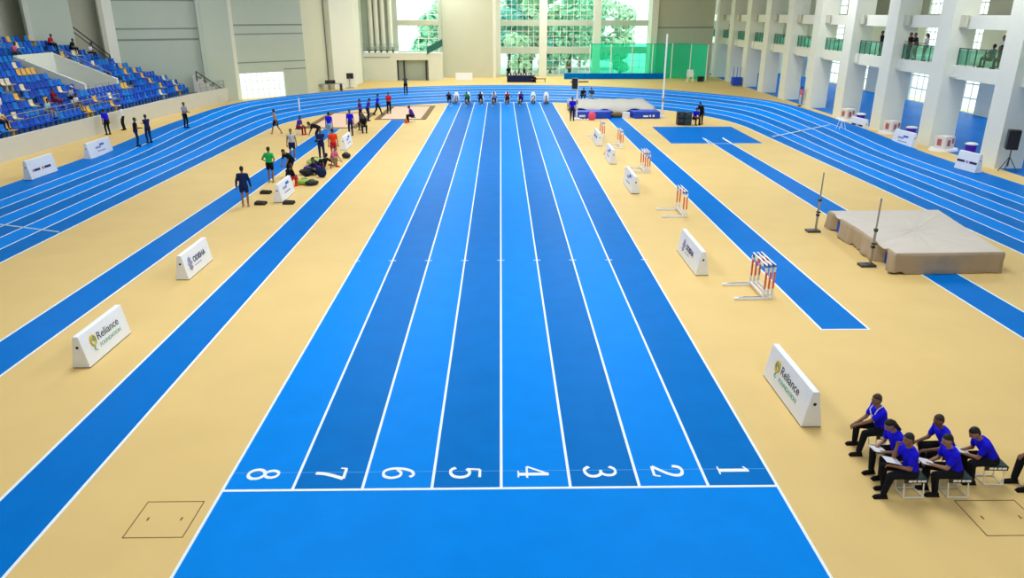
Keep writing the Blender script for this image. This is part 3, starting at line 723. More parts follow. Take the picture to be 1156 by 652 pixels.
for yy in PY0[:-1]:                            # brackets under the slab edge and the beam at each bay
    for z0, z1 in ((4.15,4.9),(6.97,7.73)):
        xx = ax(yy+6.8)
        wr.box((xx+.42, yy+6.3, z0+.1),(xx+.60, yy+6.83, z1-.002), M_WALLW if z0 < 5 else M_BEIGE)
# outer wall with windows: lower, gallery and upper levels
XB = 11.9
gaps = []
def outer(z0, z1, wz0, wz1, ratio, m):
    global k
    for yy in PY0[:-1]:
        a_, b_ = yy+1.45, yy+6.83
        L = b_-a_; ga, gb = a_+L*(1-ratio)/2, b_-L*(1-ratio)/2
        strip(XB, XB+.3, z0, z1, m, yy, ga); strip(XB, XB+.3, z0, z1, m, gb, yy+6.83)
        if wz0 > z0: strip(XB, XB+.3, z0, wz0, m, ga, gb)
        strip(XB, XB+.3, wz1, z1, m, ga, gb)
        if 25 < yy < 106: gaps.append((ga, gb, wz0, wz1))
outer(0, 4.3, .05, 3.5, .80, M_WALLW); outer(4.9, 7.45, 4.95, 6.95, .42, M_WALLW); outer(7.73, H, 7.78, 10.5, .42, M_BEIGE)
struct(wr.build('wall_right'), 'white pillared arcade with a balcony level along the right side', 'wall')
for ga, gb, wz0, wz1 in gaps:
    lv = 'ground' if wz0 < 1 else ('balcony' if wz0 < 6 else 'upper')
    window('window_%d' % k, (ax(gb,XB+.15),gb), (ax(ga,XB+.15),ga), wz0, wz1, 4 if lv == 'ground' else 3, 3, '%s-level window in the outer wall behind the arcade, bay %.0f metres off' % (lv, ga), M_GLASSC, bar=.05); k += 1
struct(flat([(ax(y0,.25),y0),(ax(y0,XB),y0),(ax(107.2,XB),107.2),(ax(107.2,.25),107.2)], .005, M_BM).build('floor_corridor'), 'blue corridor track behind the arcade pillars', 'floor')
for i in range(0, 5): flat([(ax(y0,1.6+1.9*i),y0),(ax(y0,2.55+1.9*i),y0),(ax(107.2,2.55+1.9*i),107.2),(ax(107.2,1.6+1.9*i),107.2)], .008, M_BD).build('corridor_line', None, bpy.data.objects['floor_corridor'])
GR = 'green glazed railings along the right balcony'
ordn = ['nearest', 'second', 'third', 'fourth', 'fifth', 'sixth', 'seventh', 'eighth', 'ninth', 'tenth', 'farthest']
for i, yy in enumerate(PY0[6:-1]):
    a_, b_ = yy+1.5, yy+6.78
    r_ = thing('balcony_railing', '%s green glazed railing of the right balcony counted from the camera' % ordn[i], 'railing', (ax((a_+b_)/2,.72), (a_+b_)/2, 4.92), -math.atan(SK), GR)
    L = (b_-a_)/2; n = 6
    for j in range(n): B((-.012,-L+2*L*j/n+.04,.06),(.012,-L+2*L*(j+1)/n-.04,.90), M_RGLASS).build('pane', None, r_)
    for j in range(n+1): y = -L+2*L*j/n; MB().box((-.025,y-.03,0),(.025,y+.03,.95), M_RAIL).build('post', None, r_)
    MB().box((-.035,-L,.93),(.035,L,.99), M_RAIL).build('handrail', None, r_)

# ================================================================== STAND ON THE LEFT
te = MB()
NR = 12
YE = {0:71.0,1:71.0,2:70.8,3:70.3,4:69.8,5:69.2,6:68.4,7:67.4,8:67.0,9:66.4,10:65.6,11:63.8}
VO = [(3,8,56.6,61.7), (3,5,42.2,46.9)]
YS = 30.
for kk in range(NR):
    x, z = row(kk); x1, x0 = x+.4, x-.4
    segs = [(YS, YE[kk]+.2)]
    for ka, kb, ya, yb in VO:
        if ka <= kk <= kb:
            ns = []
            for s0, s1 in segs:
                if yb <= s0 or ya >= s1: ns.append((s0, s1))
                else: ns += [(s0, ya), (yb, s1)]
            segs = ns
    for s0, s1 in segs: te.box((x0, s0, 0), (x1, s1, z), M_CONC)
for ka, kb, ya, yb in VO:
    xa = row(kb)[0]-.4; xb = row(ka)[0]+.4; za = row(kb)[1]; zb = row(ka)[1]
    te.box((xa, ya, 0), (xb, yb, 1.4), M_CONC)
    for yy in (ya, yb-.22): te.prism([(xa,0),(xb,0),(xb,zb+.75),(xa,za+.75)], 'y', yy, yy+.22, M_WALLW)
    te.box((xa+.004, ya+.22, 0), (xa+.2, yb-.22, za+.78), M_WALLW)
struct(te.build('seating_terrace'), 'stepped concrete terrace of the left stand', 'terrace')
fw_ = MB(); FWp = [(-28.05,YS),(-27.9,44),(-27.75,52),(-27.5,60),(-27.0,67),(-26.1,73)]
for i in range(5): seg_wall(fw_, FWp[i], FWp[i+1], 0, 1.22, .25, M_STWALL)
struct(fw_.build('wall_stand'), 'long low cream wall in front of the blue seats', 'wall')
# stair at the far end of the stand
sr = MB()
for i in range(6): sr.box((-28.6+.42*i, 71.2, 0), (-28.18+.42*i, 72.4, 2.5-.36*i), M_STWALL)
struct(sr.build('stair'), 'concrete stair at the far end of the stand', 'stair')
def rail(pts, lab, h=.9, m=M_GREY, posts=6, r=.03):
    o = thing('handrail', lab, 'handrail', pts[0]); P0 = Vector(pts[0]); p = [Vector(q)-P0 for q in pts]
    for zz, rr in ((h, r), (h*.5, r*.8)): MB().tube([q+Vector((0,0,zz)) for q in p], rr, m, 6).build('rail_bar', None, o)
    for i in range(posts):
        t = i/(posts-1)*(len(p)-1); a = int(min(t, len(p)-2)); q = p[a].lerp(p[a+1], t-a); MB().tube([q, q+Vector((0,0,h))], r, m, 6).build('post', None, o)
rail([(-36.3,66.6,6.0),(-34.2,67.9,3.6)], 'dark sloping handrail on the wall above the far seating block', .85, M_DARK, 3, .06)
rail([(-28.2,71.15,2.0),(-26.5,72.3,.4)], 'dark sloping handrail of the stair at the end of the stand', .85, M_DARK, 4, .05)
rail([(-29.15,44.5,1.4),(-29.05,58,1.4)], 'long grey guard rail behind the front row of blue seats', .75, M_GREY, 14, .025)
rail([(-27.0,68.6,1.22),(-26.3,72.6,1.22)], 'short grey guard rail on the cream wall beside the stair', .7, M_GREY, 5, .03)
rail([(-34.9,61.6,4.75),(-31.2,61.6,2.9)], 'grey handrail on the sloping parapet of the stair opening', .5, M_GREY, 4, .025)
rail([(-31.3,57.2,1.9),(-31.3,61.2,1.9)], 'grey gate rail across the front of the stair opening', .8, M_GREY, 5, .025)

def seat_mesh(m):
    s = MB()
    prof = [(.02,0),(.10,.02),(.22,.40),(.44,.44),(.46,.40),(.26,.36),(.16,.03)]
    # pan and back: a bent shell on a pedestal, facing +X
    sec = [(.20,.40),(.02,.38),(-.16,.40),(-.22,.50),(-.26,.78)]
    th = .035
    for w0, w1 in ((-.21,.21),):
        rows0 = []; 
        poly = sec + [(x-(.03 if z > .45 else 0), z-(th if z < .45 else 0)) for x, z in reversed(sec)]
        s.prism(poly, 'y', w0, w1, m)
    s.box((-.06,-.05,0),(.04,.05,.37), m)
    return s.mesh('seat')
SM = [seat_mesh(m) for m in M_SEATB]; SMY = seat_mesh(M_SEATY); SMW = seat_mesh(M_SEATW)
spots = []
for kk in range(NR):
    x, z = row(kk); ys = {0:40.5}.get(kk, 41.0 + 1.55*kk)
    y = ys
    while y < YE[kk]-.3:
        ok = True
        for ka, kb, ya, yb in VO:
            if ka <= kk <= kb and ya-.3 < y < yb+.3: ok = False
        # aisles
        for al in (50.2+.0*kk, 63.6-.15*kk):
            if abs(y-al) < .45 and kk > 1: ok = False
        if ok: spots.append((kk, x, y, z))
        y += .56
random.shuffle(spots)
occ = []
spots.sort(key=lambda s: math.hypot(s[1], s[2]))
rest = MB()
names = {0:'blue',1:'yellow',2:'cream'}
for i, (kk, x, y, z) in enumerate(spots):
    u = random.random(); me = SMY if u < .05 else (SMW if u < .11 else random.choice(SM))
    if i < 300:
        o = bpy.data.objects.new('stadium_seat', me); C.objects.link(o); o.location = (x-.1, y, z+.0)
        lab = 'yellow plastic tip-up seat among the blue rows of the stand' if me is SMY else ('cream plastic tip-up seat among the blue rows of the stand' if me is SMW else 'blue plastic seat in the tiered rows of the left stand')
        tag(o, lab, 'seat', 'plastic seats in the left stand')
    else:
        off = Vector((x-.1, y, z)); rest.add([v.co+off for v in me.vertices], [list(p.vertices) for p in me.polygons], me.materials[0])
if rest.v: tag(rest.build('stadium_seats_rest'), 'rows of blue plastic seats high at the back of the left stand', 'seats', None, 'stuff')

# ================================================================== ADVERTISING BOARDS
def face_M(fy0, fz0, tilt):
    # maps text plane (x right, y up) onto the sloped front face whose foot is at y=fy0
    return Matrix.Translation((0, fy0, fz0)) @ Matrix.Rotation(math.pi/2 - tilt, 4, 'X')
def board(label, loc, rz, kind, L=2.05, h=.80, base=.42, top=.13, group='white wedge advertising boards'):
    o = thing('advertising_board', label, 'board', loc, rz, group)
    pr = [(-base/2,.02),(base/2,.02),(top/2,h),(-top/2,h)]
    MB().prism(pr, 'x', -L/2, L/2, M_WHITE).build('panel', None, o, bevel=.012)
    MB().box((-L/2+.02,-base/2+.01,0),(L/2-.02,base/2-.01,.03), M_DARK).build('foot_rail', None, o)
    for s in (-1, 1): MB().tube([(s*(L/2-.01),-.0,h*.66),(s*(L/2+.006),0,h*.66)], .035, M_BLACK, 10).build('grip_hole', None, o)
    tilt = math.atan2((base-top)/2, h-.02)
    M = face_M(-base/2-.004, .02, tilt)
    def bar(x0, x1, y0, y1, m, nm='lettering'):
        q = B((x0,y0,0),(x1,y1,.002), m).build(nm, None, o); q.data.transform(M); return q
    if kind == 'reliance':
        e = MB(); e.tube([(-.56+.10*math.cos(t*math.pi/9), .50+.12*math.sin(t*math.pi/9), .003) for t in range(18)], .028, M_LOGOY, 6, True)
        e.tube([(-.56,.36,.003),(-.60,.28,.003),(-.52,.24,.003)], .018, M_LOGOG, 6); e.tube([(-.60,.50,.003),(-.55,.56,.003),(-.52,.47,.003)], .02, M_LOGOG, 6)
        q = e.build('emblem', None, o); q.data.transform(M)
        text_part('lettering', 'Reliance', .27, M_TXT, o, M @ Matrix.Translation((-.38,.42,.002)), width=1.0)
        text_part('lettering', 'FOUNDATION', .14, M_LOGOG, o, M @ Matrix.Translation((-.36,.24,.002)), width=.98)
    elif kind == 'odisha':
        e = MB()
        for x_, y_, r_ in ((-.62,.54,.09),(-.62,.42,.13),(-.62,.28,.10)): e.tube([(x_+r_*math.cos(t*math.pi/8), y_+.5*r_*math.sin(t*math.pi/8), .003) for t in range(16)], .022, M_VIOL, 6, True)
        e.tube([(-.62,.20,.003),(-.62,.62,.003)], .03, M_VIOL, 6)
        q = e.build('emblem', None, o); q.data.transform(M)
        text_part('lettering', 'ODISHA', .24, M_TXTN, o, M @ Matrix.Translation((-.36,.36,.002)), bold=.006, width=.98)
        bar(-.34,.2,.24,.27, M_VIOL)
    elif kind == 'strip':
        for x0, x1, m in ((-.86,-.76,M_REDM),(-.72,-.22,M_TXTN),(-.05,.09,M_REDM),(.16,.72,M_TXTN)): bar(x0,x1,.34,.46,m)
    elif kind == 'faint':
        for x0, x1, y0_, y1_, m in ((-.5,.1,.44,.56,M_VIOL),(.0,.5,.56,.68,M_BLUEM),(-.4,.5,.26,.32,M_VIOL)): bar(x0,x1,y0_,y1_,m)
    elif kind == 'dark':
        for x0, x1, m in ((-.7,-.15,M_TXTN),(-.08,.12,M_VIOL),(.18,.7,M_TXTN)): bar(x0,x1,.40,.52,m)
    return o
E_, Wd = R(90), R(-90)
board('white board lettered Reliance, nearest on the left infield', (-9.88,16.7,0), E_, 'reliance')
board('white board lettered ODISHA between the two left runways', (-9.98,22.8,0), E_, 'odisha')
board('white board with faint print by the crouching athletes', (-9.85,32.9,0), E_, 'faint')
board('white board beside the standing blue official, farthest on the left infield', (-9.65,46.3,0), E_, 'faint')
board('white board lettered Reliance, nearest right of the sprint track', (6.21,13.95,0), Wd, 'reliance', L=2.3)
board('white board lettered ODISHA right of the sprint track', (6.36,23.3,0), Wd, 'odisha', L=2.7)
board('white board between the two nearest groups of hurdles, turned away', (6.2,34.6,0), Wd, 'faint', L=2.5)
board('white board amid the farther hurdles right of the sprint track', (6.2,41.6,0), Wd, 'faint', L=2.2)
board('white board farthest along the right edge of the sprint track', (6.2,47.6,0), Wd, 'dark', L=2.2)
board('white board with red and dark print at the outer edge of the left track, nearer', (-23.7,37.9,0), E_, 'strip', L=2.3, h=.95)
board('white board with blue print at the outer edge of the left track, farther', (-23.68,43.7,0), E_, 'faint', L=2.6, h=.9)
board('white board with dark print on the right track edge before the speaker', (24.8,38.5,.0), Wd+.15, 'dark', L=1.5, h=.98)
board('white board on the right track edge, second from the speaker', (25.35,46.2,0), Wd+.1, 'faint', L=2.0, h=.95)
board('white board with dark print on the right track edge, third from the speaker', (25.3,52.4,0), Wd+.1, 'dark', L=1.9, h=.95)
board('small white board on the tan strip beneath the plain far wall', (-4.6,95.5,0), 0, 'none', L=2.1, h=.95)

# ================================================================== HURDLES
def make_hurdle():
    o = thing('hurdle', '', 'hurdle')
    for s in (-.6, .6):
        MB().box((-.85,s-.05,0),(.03,s+.05,.08), M_WHITEP).build('foot', None, o, bevel=.01)
        u = MB().box((-.03,s-.028,.05),(.03,s+.028,.98), M_WHITEP).build('upright', None, o)
        for j in range(1): MB().box((-.026,s-.04,.34),(.026,s+.04,.84), M_ORANGE).build('striped_pad', None, u)
    MB().box((-.028,-.6,.10),(.028,.6,.15), M_WHITEP).build('base_bar', None, o)
    bd = MB().box((-.02,-.62,.92),(.02,.62,1.07), M_WHITEP).build('crossbar', None, o, bevel=.008)
    f = MB()
    for a_, b_, m in ((-.62,-.38,M_BLUEM),(.38,.62,M_BLUEM),(-.1,.12,M_REDM)): f.box((-.024,a_,.935),(.024,b_,1.05), m)
    f.build('marking', None, bd)
    return o
hp = make_hurdle(); first = True
GH = 'stacked hurdles right of the sprint track'
for (x, y, n, sc_, lab) in ((7.60,20.45,3,1.0,'nearest hurdle stack'), (7.42,29.75,2,1.0,'second nearest hurdle stack'), (7.5,38.7,3,1.0,'third hurdle stack, behind the white board'), (7.4,46.3,2,1.0,'fourth hurdle stack'), (6.75,50.0,2,1.0,'farthest hurdle stack')):
    for j in range(n):
        h_ = hp if first else copy_tree(hp); first = False
        h_.location = (x + .13*j, y + .03*j, .0); h_.rotation_euler = (0,0,0)
        h_['label'] = 'white hurdle with orange pads, %s of the %s' % (['front','second','third'][j], lab); h_['group'] = GH

# ================================================================== COVERED HIGH JUMP MAT AND STANDARDS
hm = thing('landing_mat', 'large landing mat under a loose tan canvas cover between two standards', 'mat', (14.4,24.7,0))
per = []
def edge(a, b, n):
    for i in range(n): per.append(Vector(a).lerp(Vector(b), i/n))
A_, B_, C_, D_ = (-1.95,-2.75), (1.62,-2.65), (2.55,2.85), (-1.8,2.75)
edge(A_, B_, 26); edge(B_, C_, 40); edge(C_, D_, 30); edge(D_, A_, 56)
n = len(per)
def notch(p):
    # the cover is pulled in where the standards stand
    d = 0
    if p.x < -1.5:
        for yc, w, dep in ((-1.75,.42,.5),(1.95,.36,.4)): d = max(d, dep*max(0, 1-((p.y-yc)/w)**2))
    return d
rows = []
cx_, cy_ = .1, 0
for lv, (z, sc_) in enumerate([(.0,1.0),(.06,1.005),(.22,1.0),(.42,.995),(.60,1.0),(.68,.993),(.705,.975),(.71,.9),(.70,.6),(.69,.3),(.69,.02)]):
    r_ = []
    for i, p in enumerate(per):
        wv = math.sin(i*.9+.4)*.4 + math.sin(i*.31+1.3) + .45*math.sin(i*1.7)
        q = Vector(((p.x-cx_)*sc_+cx_, (p.y-cy_)*sc_+cy_)); nd = notch(p)
        low = max(0, 1-z/.6)
        dx = nd*(1.0 if z < .5 else max(0, (.72-z)/.22))*(1 if lv < 6 else 0)
        fr = 1 if p.x < -1.6 else (.35 if p.y < -2.5 else .2)
        drp = .06*wv*fr*(low+.25) if lv < 7 else .0
        zz = z + (.05*abs(wv)*fr*(1-z/.7) if lv < 2 else 0) - (nd*.25 if 3 <= lv <= 6 else 0) + (.012*wv*math.sin(i*.21) if lv >= 7 else 0)
        r_.append((q.x + dx + drp, q.y + (.02*wv if p.y < -2.5 and lv < 6 else 0), max(.0, zz)))
    r_.append(r_[0]); rows.append(r_)
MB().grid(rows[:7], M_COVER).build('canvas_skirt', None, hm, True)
tp = MB().grid(rows[6:], M_COVERT); tp.add(rows[-1][:-1], [tuple(range(len(rows[-1])-1))], M_COVERT); tp.build('canvas_top', None, hm, True, label='paler canvas top')  # top of the cover in a paler canvas than the skirt
MB().box((-1.6,-2.5,.01),(1.45,2.5,.6), M_PIT).build('foam_body', None, hm)
def standard(lab, loc, tilt=0):
    o = thing('jump_standard', lab, 'high jump standard', loc, 0, 'high jump standards')
    MB().box((-.30,-.17,0),(.20,.17,.08), M_DARK).build('base', None, o, bevel=.015)
    MB().tube([(.05,0,.08),(.05,0,1.25)], .042, M_STEEL, 10).build('lower_pole', None, o)
    MB().tube([(.05,0,1.2),(.05,0,2.28)], .028, M_STEEL, 8).build('upper_pole', None, o)
    MB().box((0,-.05,1.18),(.10,.05,1.28), M_DARK).build('clamp', None, o); MB().box((0,-.05,.62),(.10,.05,.70), M_BLACK).build('clamp', None, o)
    MB().box((-.02,-.10,.76),(.12,.02,.80), M_BLACK).build('bar_support', None, o)
    return o
standard('slim high jump standard at the far corner of the covered mat', (11.95,26.95,0))
standard('slim high jump standard at the near side of the covered mat', (12.10,22.85,0))

# ================================================================== FAR VAULT PIT
vp = thing('vault_pit', 'blue vault landing pit with a pale cover at the far end of the runway', 'mat', (9.3,62.5,0))
MB().prism([(-3.3,-3.1),(-.55,-3.1),(-.35,-1.2),(1.0,-1.2),(1.3,-3.1),(3.35,-3.1),(3.35,4),(-3.3,4)], 'z', 0, .55, M_PIT).build('foam_block', None, vp, bevel=.05)
cv = []
for iy in range(9):
    y = -1.9 + 5.9*iy/8; r_ = []
    for ix in range(25):
        x = -3.45 + 6.6*ix/24; z = .80 + .03*math.sin(ix*1.1+iy) - (.06 if iy == 1 else 0)
        if iy == 0: z = .58 + .12*math.sin(ix*.8) - .25*math.exp(-((x-.2)/.8)**2)
        r_.append((x, y, z))
    cv.append(r_)
cvm = MB().grid(cv, M_COVERG)
for sx in (0, -1): cvm.grid([[rw[sx] for rw in cv], [(rw[sx][0] + (-.04 if sx == 0 else .04), rw[sx][1], .3) for rw in cv]], M_COVERG)
cvm.grid([cv[-1], [(p[0], p[1], .1) for p in cv[-1]]], M_COVERG)
o = cvm.build('pale_cover', None, vp, True); sm_ = o.modifiers.new('thick', 'SOLIDIFY'); sm_.thickness = .03
f = MB()
for j, (a_, b_) in enumerate(((2.0,2.4),(2.5,2.62),(2.75,2.9),(-3.1,-2.6))): f.box((a_,-3.13,.14),(b_,-3.10,.30 if j else .26), M_WHITE)
f.build('lettering', None, vp)
tag(MB().prism([(-.3,-.2),(.3,-.2),(.35,.3),(-.1,.35)], 'z', 0, .42, M_WHITE).build('foam_wedge'), 'white folded foam wedge in the notch of the far blue pit', 'foam'); bpy.data.objects['foam_wedge'].location = (10.0,60.0,0)
tag(MB().ell((0,0,.18), (.55,.3,.24), M_BROWN).build('cover_bundle', None, None, True), 'brown bundled cover lying in the notch of the far pit', 'bundle').location = (9.35,60.35,0)
def vpost(lab, loc, h, cap=False):
    o = thing('vault_upright', lab, 'vault upright', loc, 0, 'vault uprights')
    MB().box((-.25,-.35,0),(.25,.35,.12), M_WHITEP).build('base', None, o)
    MB().tube([(0,0,.1),(0,0,h)], .07, M_WHITEP, 8).build('pole', None, o)
    MB().box((-.08,-.1,1.2),(.08,.1,1.5), M_GREY).build('clamp', None, o)
    if cap: MB().box((-.42,-.2,h-.75),(.0,.2,h+.05), M_BLACK).build('scoreboard', None, o)
vpost('tall white vault upright at the right of the far blue pit', (12.98,60.3,0), 6.35)
vpost('shorter white vault upright with a black box at the left of the far pit', (5.95,58.95,0), 3.1, True)
tag(MB().ell((0,0,.3), (.30,.25,.38), M_PINK).build('kit_bag', None, None, True), 'pink kit bag in front of the far blue pit', 'bag').location = (7.15,58.75,0)
o = MB()
for x in (-.28,.0,.25): o.capsule((x,0,.06),(x+.05,.22,.06), .07, .05, M_WHITE)
tag(o.build('white_shoes', None, None, True), 'pair of white shoes and socks by the left corner of the far pit', 'shoes').location = (6.55,58.6,0)
# dark equipment boxes
for i, (x, y, lab) in enumerate(((13.55,55.9,'dark equipment case, left of two beyond the blue take-off area'), (14.05,55.8,'dark equipment case, right of two beyond the blue take-off area'))):
    e = thing('equipment_case', lab, 'case', (x-.1,y,0), 0, 'dark equipment cases')
    MB().box((-.26,-.3,.03),(.26,.3,.95), M_TEAL if i else M_BLACK).build('case_body', None, e, bevel=.02)
    for z in (.25,.6): MB().box((-.2,-.32,z),(.2,-.29,z+.2), M_DARK).build('drawer_front', None, e)
    MB().tube([(-.1,-.33,.85),(.1,-.33,.85)], .015, M_STEEL, 6).build('handle', None, e)

# ================================================================== FOLDING STOOLS
def make_stool():
    o = thing('folding_stool', '', 'stool')
    MB().box((-.20,-.16,.37),(.20,.16,.41), M_TEAL).build('seat', None, o, bevel=.012)
    f = MB()
    for s in (-1, 1): f.box((-.20,s*.165-.006,.325),(.20,s*.165+.006,.405), M_BLACK)
    f.build('seat_band', None, o)
    f = MB()
    for s in (-1, 1):
        for x_, w in ((-.13,.07),(-.05,.05),(.02,.06),(.09,.08)): f.box((x_,s*.173-.001,.345),(x_+w,s*.173+.001,.385), M_WHITE)
    f.build('lettering', None, o)
    for s in (-1, 1):
        y = s*.14
        MB().tube([(-.19,y,.36),(-.14,y,.03)], .012, M_WHITEP, 8).build('leg', None, o); MB().tube([(.15,y,.36),(.19,y,.03)], .012, M_WHITEP, 8).build('leg', None, o)
        MB().tube([(-.145,y,.016),(.195,y,.016)], .013, M_WHITEP, 8).build('floor_bar', None, o)
    for x_ in (-.14,.19): MB().tube([(x_,-.14,.016),(x_,.14,.016)], .012, M_WHITEP, 8).build('foot_bar', None, o)
    return o
so = make_stool()
for i, (p, rz, lab) in enumerate(((p1,2,'under the farthest back official with a lanyard'),(p2,8,'under the official with papers on the lap'),(p3,0,'under the front left official'),(p4,0,'under the official behind the front row'),(p5,-2,'under the middle front official'),(p6,-2,'under the hunched rightmost official'),(p7,0,'beyond the right edge of the blue group'))):
    s_ = so if i == 0 else copy_tree(so)
    L = p['root'].location; s_.location = (L.x+.03, L.y, 0); s_.rotation_euler = (0,0,R(rz)); s_['label'] = 'white-framed folding stool with dark seat ' + lab; s_['group'] = 'white-framed folding stools'
# stools under the other seated people
def plain_stool(x, y, z, lab):
    o = thing('folding_stool', 'small folding stool under ' + lab, 'stool', (x,y,z), 0, 'small folding stools')
    MB().box((-.18,-.16,.36),(.18,.16,.41), M_TEAL).build('seat', None, o)
    for s in (-1, 1): MB().tube([(-.16,s*.14,.37),(.16,s*.14,.012)], .014, M_WHITEP, 6).build('leg', None, o); MB().tube([(.16,s*.13,.37),(-.16,s*.13,.012)], .014, M_WHITEP, 6).build('leg', None, o)
plain_stool(-14.0,51.6,0,'the violet-shirted official at the near sand pit'); plain_stool(-9.7,52.6,0,'the dark-clothed official by the farther board'); plain_stool(-9.9,54.0,0,'the teal-shirted official'); plain_stool(-6.75,57.6,0,'the official at the right sand pit'); plain_stool(14.55,56.1,0,'the official at the dark cases'); plain_stool(1.75,94.3,0,'the photographer in pink'); plain_stool(28.0,43.6,BZ,'the blue balcony spectator'); plain_stool(28.1,42.5,BZ,'the black balcony spectator')

# ================================================================== BAGS AND SMALL KIT ON THE LEFT
def bag(lab, loc, rad, m, rz=0, handle=True):
    o = thing('kit_bag', lab, 'bag', loc, R(rz), 'kit bags on the infield')
    MB().ell((0,0,rad[2]*.92), rad, m).build('bag_body', None, o, True)
    if handle: MB().tube([(-rad[0]*.4,0,rad[2]*1.75),(-rad[0]*.25,0,rad[2]*2.15),(rad[0]*.25,0,rad[2]*2.15),(rad[0]*.4,0,rad[2]*1.75)], .018, M_BLACK, 6).build('handle', None, o, True)
bag('pale green sports bag behind the heap of dark bags', (-10.25,40.6,0), (.50,.28,.20), mat('pale_green_nylon', (.34,.52,.16), .7), 20)
bag('violet-black sports bag in the middle of the bag heap', (-10.0,38.9,0), (.48,.26,.17), CL['purple'], 10)
bag('black sports bag left of the seated navy athlete', (-10.05,37.9,0), (.45,.25,.17), M_BLACK, -15)
bag('round dark backpack right of the seated navy athlete', (-9.15,37.3,0), (.25,.2,.27), CL['navy'])
bag('lime and black bag lying near the crimson trousers', (-9.6,35.6,0), (.42,.22,.14), mat('lime_nylon', (.30,.55,.08), .7), 5)
bag('black bag lying nearest the runway line', (-9.2,35.4,0), (.34,.2,.14), M_BLACK, 25)
bag('white bag beside the orange-red shirted athlete', (-9.95,41.2,0), (.26,.2,.15), M_WHITE)
bag('pink bag at the feet of the orange-red shirted athlete', (-9.8,40.3,0), (.25,.2,.16), M_PINK)
bag('black bag right of the orange-red shirted athlete', (-8.95,42.6,0), (.26,.17,.17), M_BLACK)
for lab, x, y in (('pair of dark shoes left of the nearest infield board', -10.95, 33.7), ('pair of dark shoes in front of the standing navy athlete', -10.55, 31.6), ('pair of dark shoes right of the nearest infield board', -9.35, 31.7)):
    o = MB()
    for s in (-.08,.08): o.capsule((-.12,s,.055),(.16,s*1.4,.045), .06, .045, M_BLACK); o.box((-.17,s-.05,0),(.2,s+.05,.02), M_BLACK)
    q = tag(o.build('shoes', None, None, True), lab, 'shoes', 'dark shoes on the tan floor'); q.location = (x,y,0); q.scale = (1.3,1.3,1.3)
def cone(x, y, lab):
    o = thing('marker_cone', lab, 'cone', (x,y,0)); MB().loft([((0,0,.02),.14,.14,Vector((1,0,0)),Vector((0,1,0))),((0,0,.4),.03,.03,Vector((1,0,0)),Vector((0,1,0)))], M_ORANGE, 12).build('cone_body', None, o, True); MB().box((-.17,-.17,0),(.17,.17,.03), M_ORANGE).build('base', None, o)
cone(-7.25,57.2,'orange marker cone left of the official at the right sand pit'); cone(6.25,43.6,'orange marker cone by the farther hurdles')
tag(MB().tube([(0,0,.3),(0,0,1.35)], .06, M_WHITEP, 8).build('marker_post'), 'thin white post on the left part of the bend', 'post').location = (-16.6,62.2,0)
tr_ = o = thing('trestle', 'small white trestle on the right track below the pillars', 'trestle', (23.5,51.2,.36)); 
for s in (-1, 1):
    for t in (-1, 1): MB().tube([(s*.1,t*.3,.75),(s*.3,t*.35,.0)], .03, M_WHITEP, 6).build('leg', None, o)
MB().box((-.12,-.5,.74),(.12,.5,.8), M_WHITEP).build('top', None, o); o.scale = (.72,)*3

# ================================================================== START: BLOCKS AND LANE BOXES
wn = {8:'eight',7:'seven',6:'six',5:'five',4:'four',3:'three',2:'two',1:'one'}
for i in range(8):
    lane = 8-i; x = SX0 + LW*(i+.5)
    b_ = thing('starting_block', 'starting block in lane %s at the far start line' % wn[lane], 'starting block', (x,69.5,.0), 0, 'starting blocks at the far start')
    MB().box((-.05,-.1,.01),(.05,.8,.05), M_DARK).build('rail', None, b_)
    for s, yy in ((-1,.2),(1,.45)): MB().prism([(yy,.03),(yy+.25,.03),(yy+.2,.2)], 'x', s*.12-.07, s*.12+.07, M_BLACK).build('foot_pedal', None, b_)
    xb = x + (.15 if lane == 8 else 0)
    l_ = thing('lane_marker_box', 'white lane number box behind lane %s at the far start' % wn[lane], 'lane box', (xb,70.55,0), 0, 'white lane number boxes')
    MB().loft([((0,0,0),.29,.24,Vector((1,0,0)),Vector((0,1,0))),((0,0,.7),.25,.17,Vector((1,0,0)),Vector((0,1,0))),((0,0,1.0),.13,.09,Vector((1,0,0)),Vector((0,1,0)))], M_WHITEP, 14).build('box_body', None, l_, True)
    mb = MB(); numeral(lane, mb, .55, lambda a_, c_: (a_*1.0, -.235 + (c_+.4)*.09, .42 + c_), 0, M_TXT); mb.build('lane_number', M_TXT, l_)

# ================================================================== NET CAGE, PADS, FAR DESK, TV
nc = thing('safety_net', 'tall translucent green safety net along the far right wall', 'net', (0,0,0))
NP = [(11.4,98.2),(24.3,98.2),(25.6,95.0)]
for (a_, b_) in zip(NP[:-1], NP[1:]):
    d_ = Vector(b_)-Vector(a_); n_ = Vector((-d_.y, d_.x)).normalized()*.012
    q = [Vector(a_)-n_, Vector(b_)-n_, Vector(b_)+n_, Vector(a_)+n_]; MB().prism([tuple(v) for v in q], 'z', .02, 4.25, M_NET).build('net_sheet', None, nc)
f = [( 11.4,98.2),(14.1,98.2),(16.8,98.2),(19.4,98.2),(21.9,98.2),(24.3,98.2),(25.6,95)]
for x, y in f: MB().tube([(x,y-.08,0),(x,y-.08,4.3)], .07, M_WHITEP, 8).build('post', None, nc)
MB().tube([(x,y-.08,4.25) for x,y in NP], .05, mat('green_top_rope', (.01,.40,.27), .6), 6).build('top_rope', None, nc)
for i in range(5):
    pd = MB().box((-1.28,-.22,0),(1.28,.22,.70), M_BM).build('wall_pad', None, None, bevel=.03)
    tag(pd, 'low blue foam pad at the foot of the green net, %s from the left' % ['first','second','third','fourth','fifth'][i], 'pad', 'blue foam pads under the net').location = (9.4+2.6*i,97.7,0)
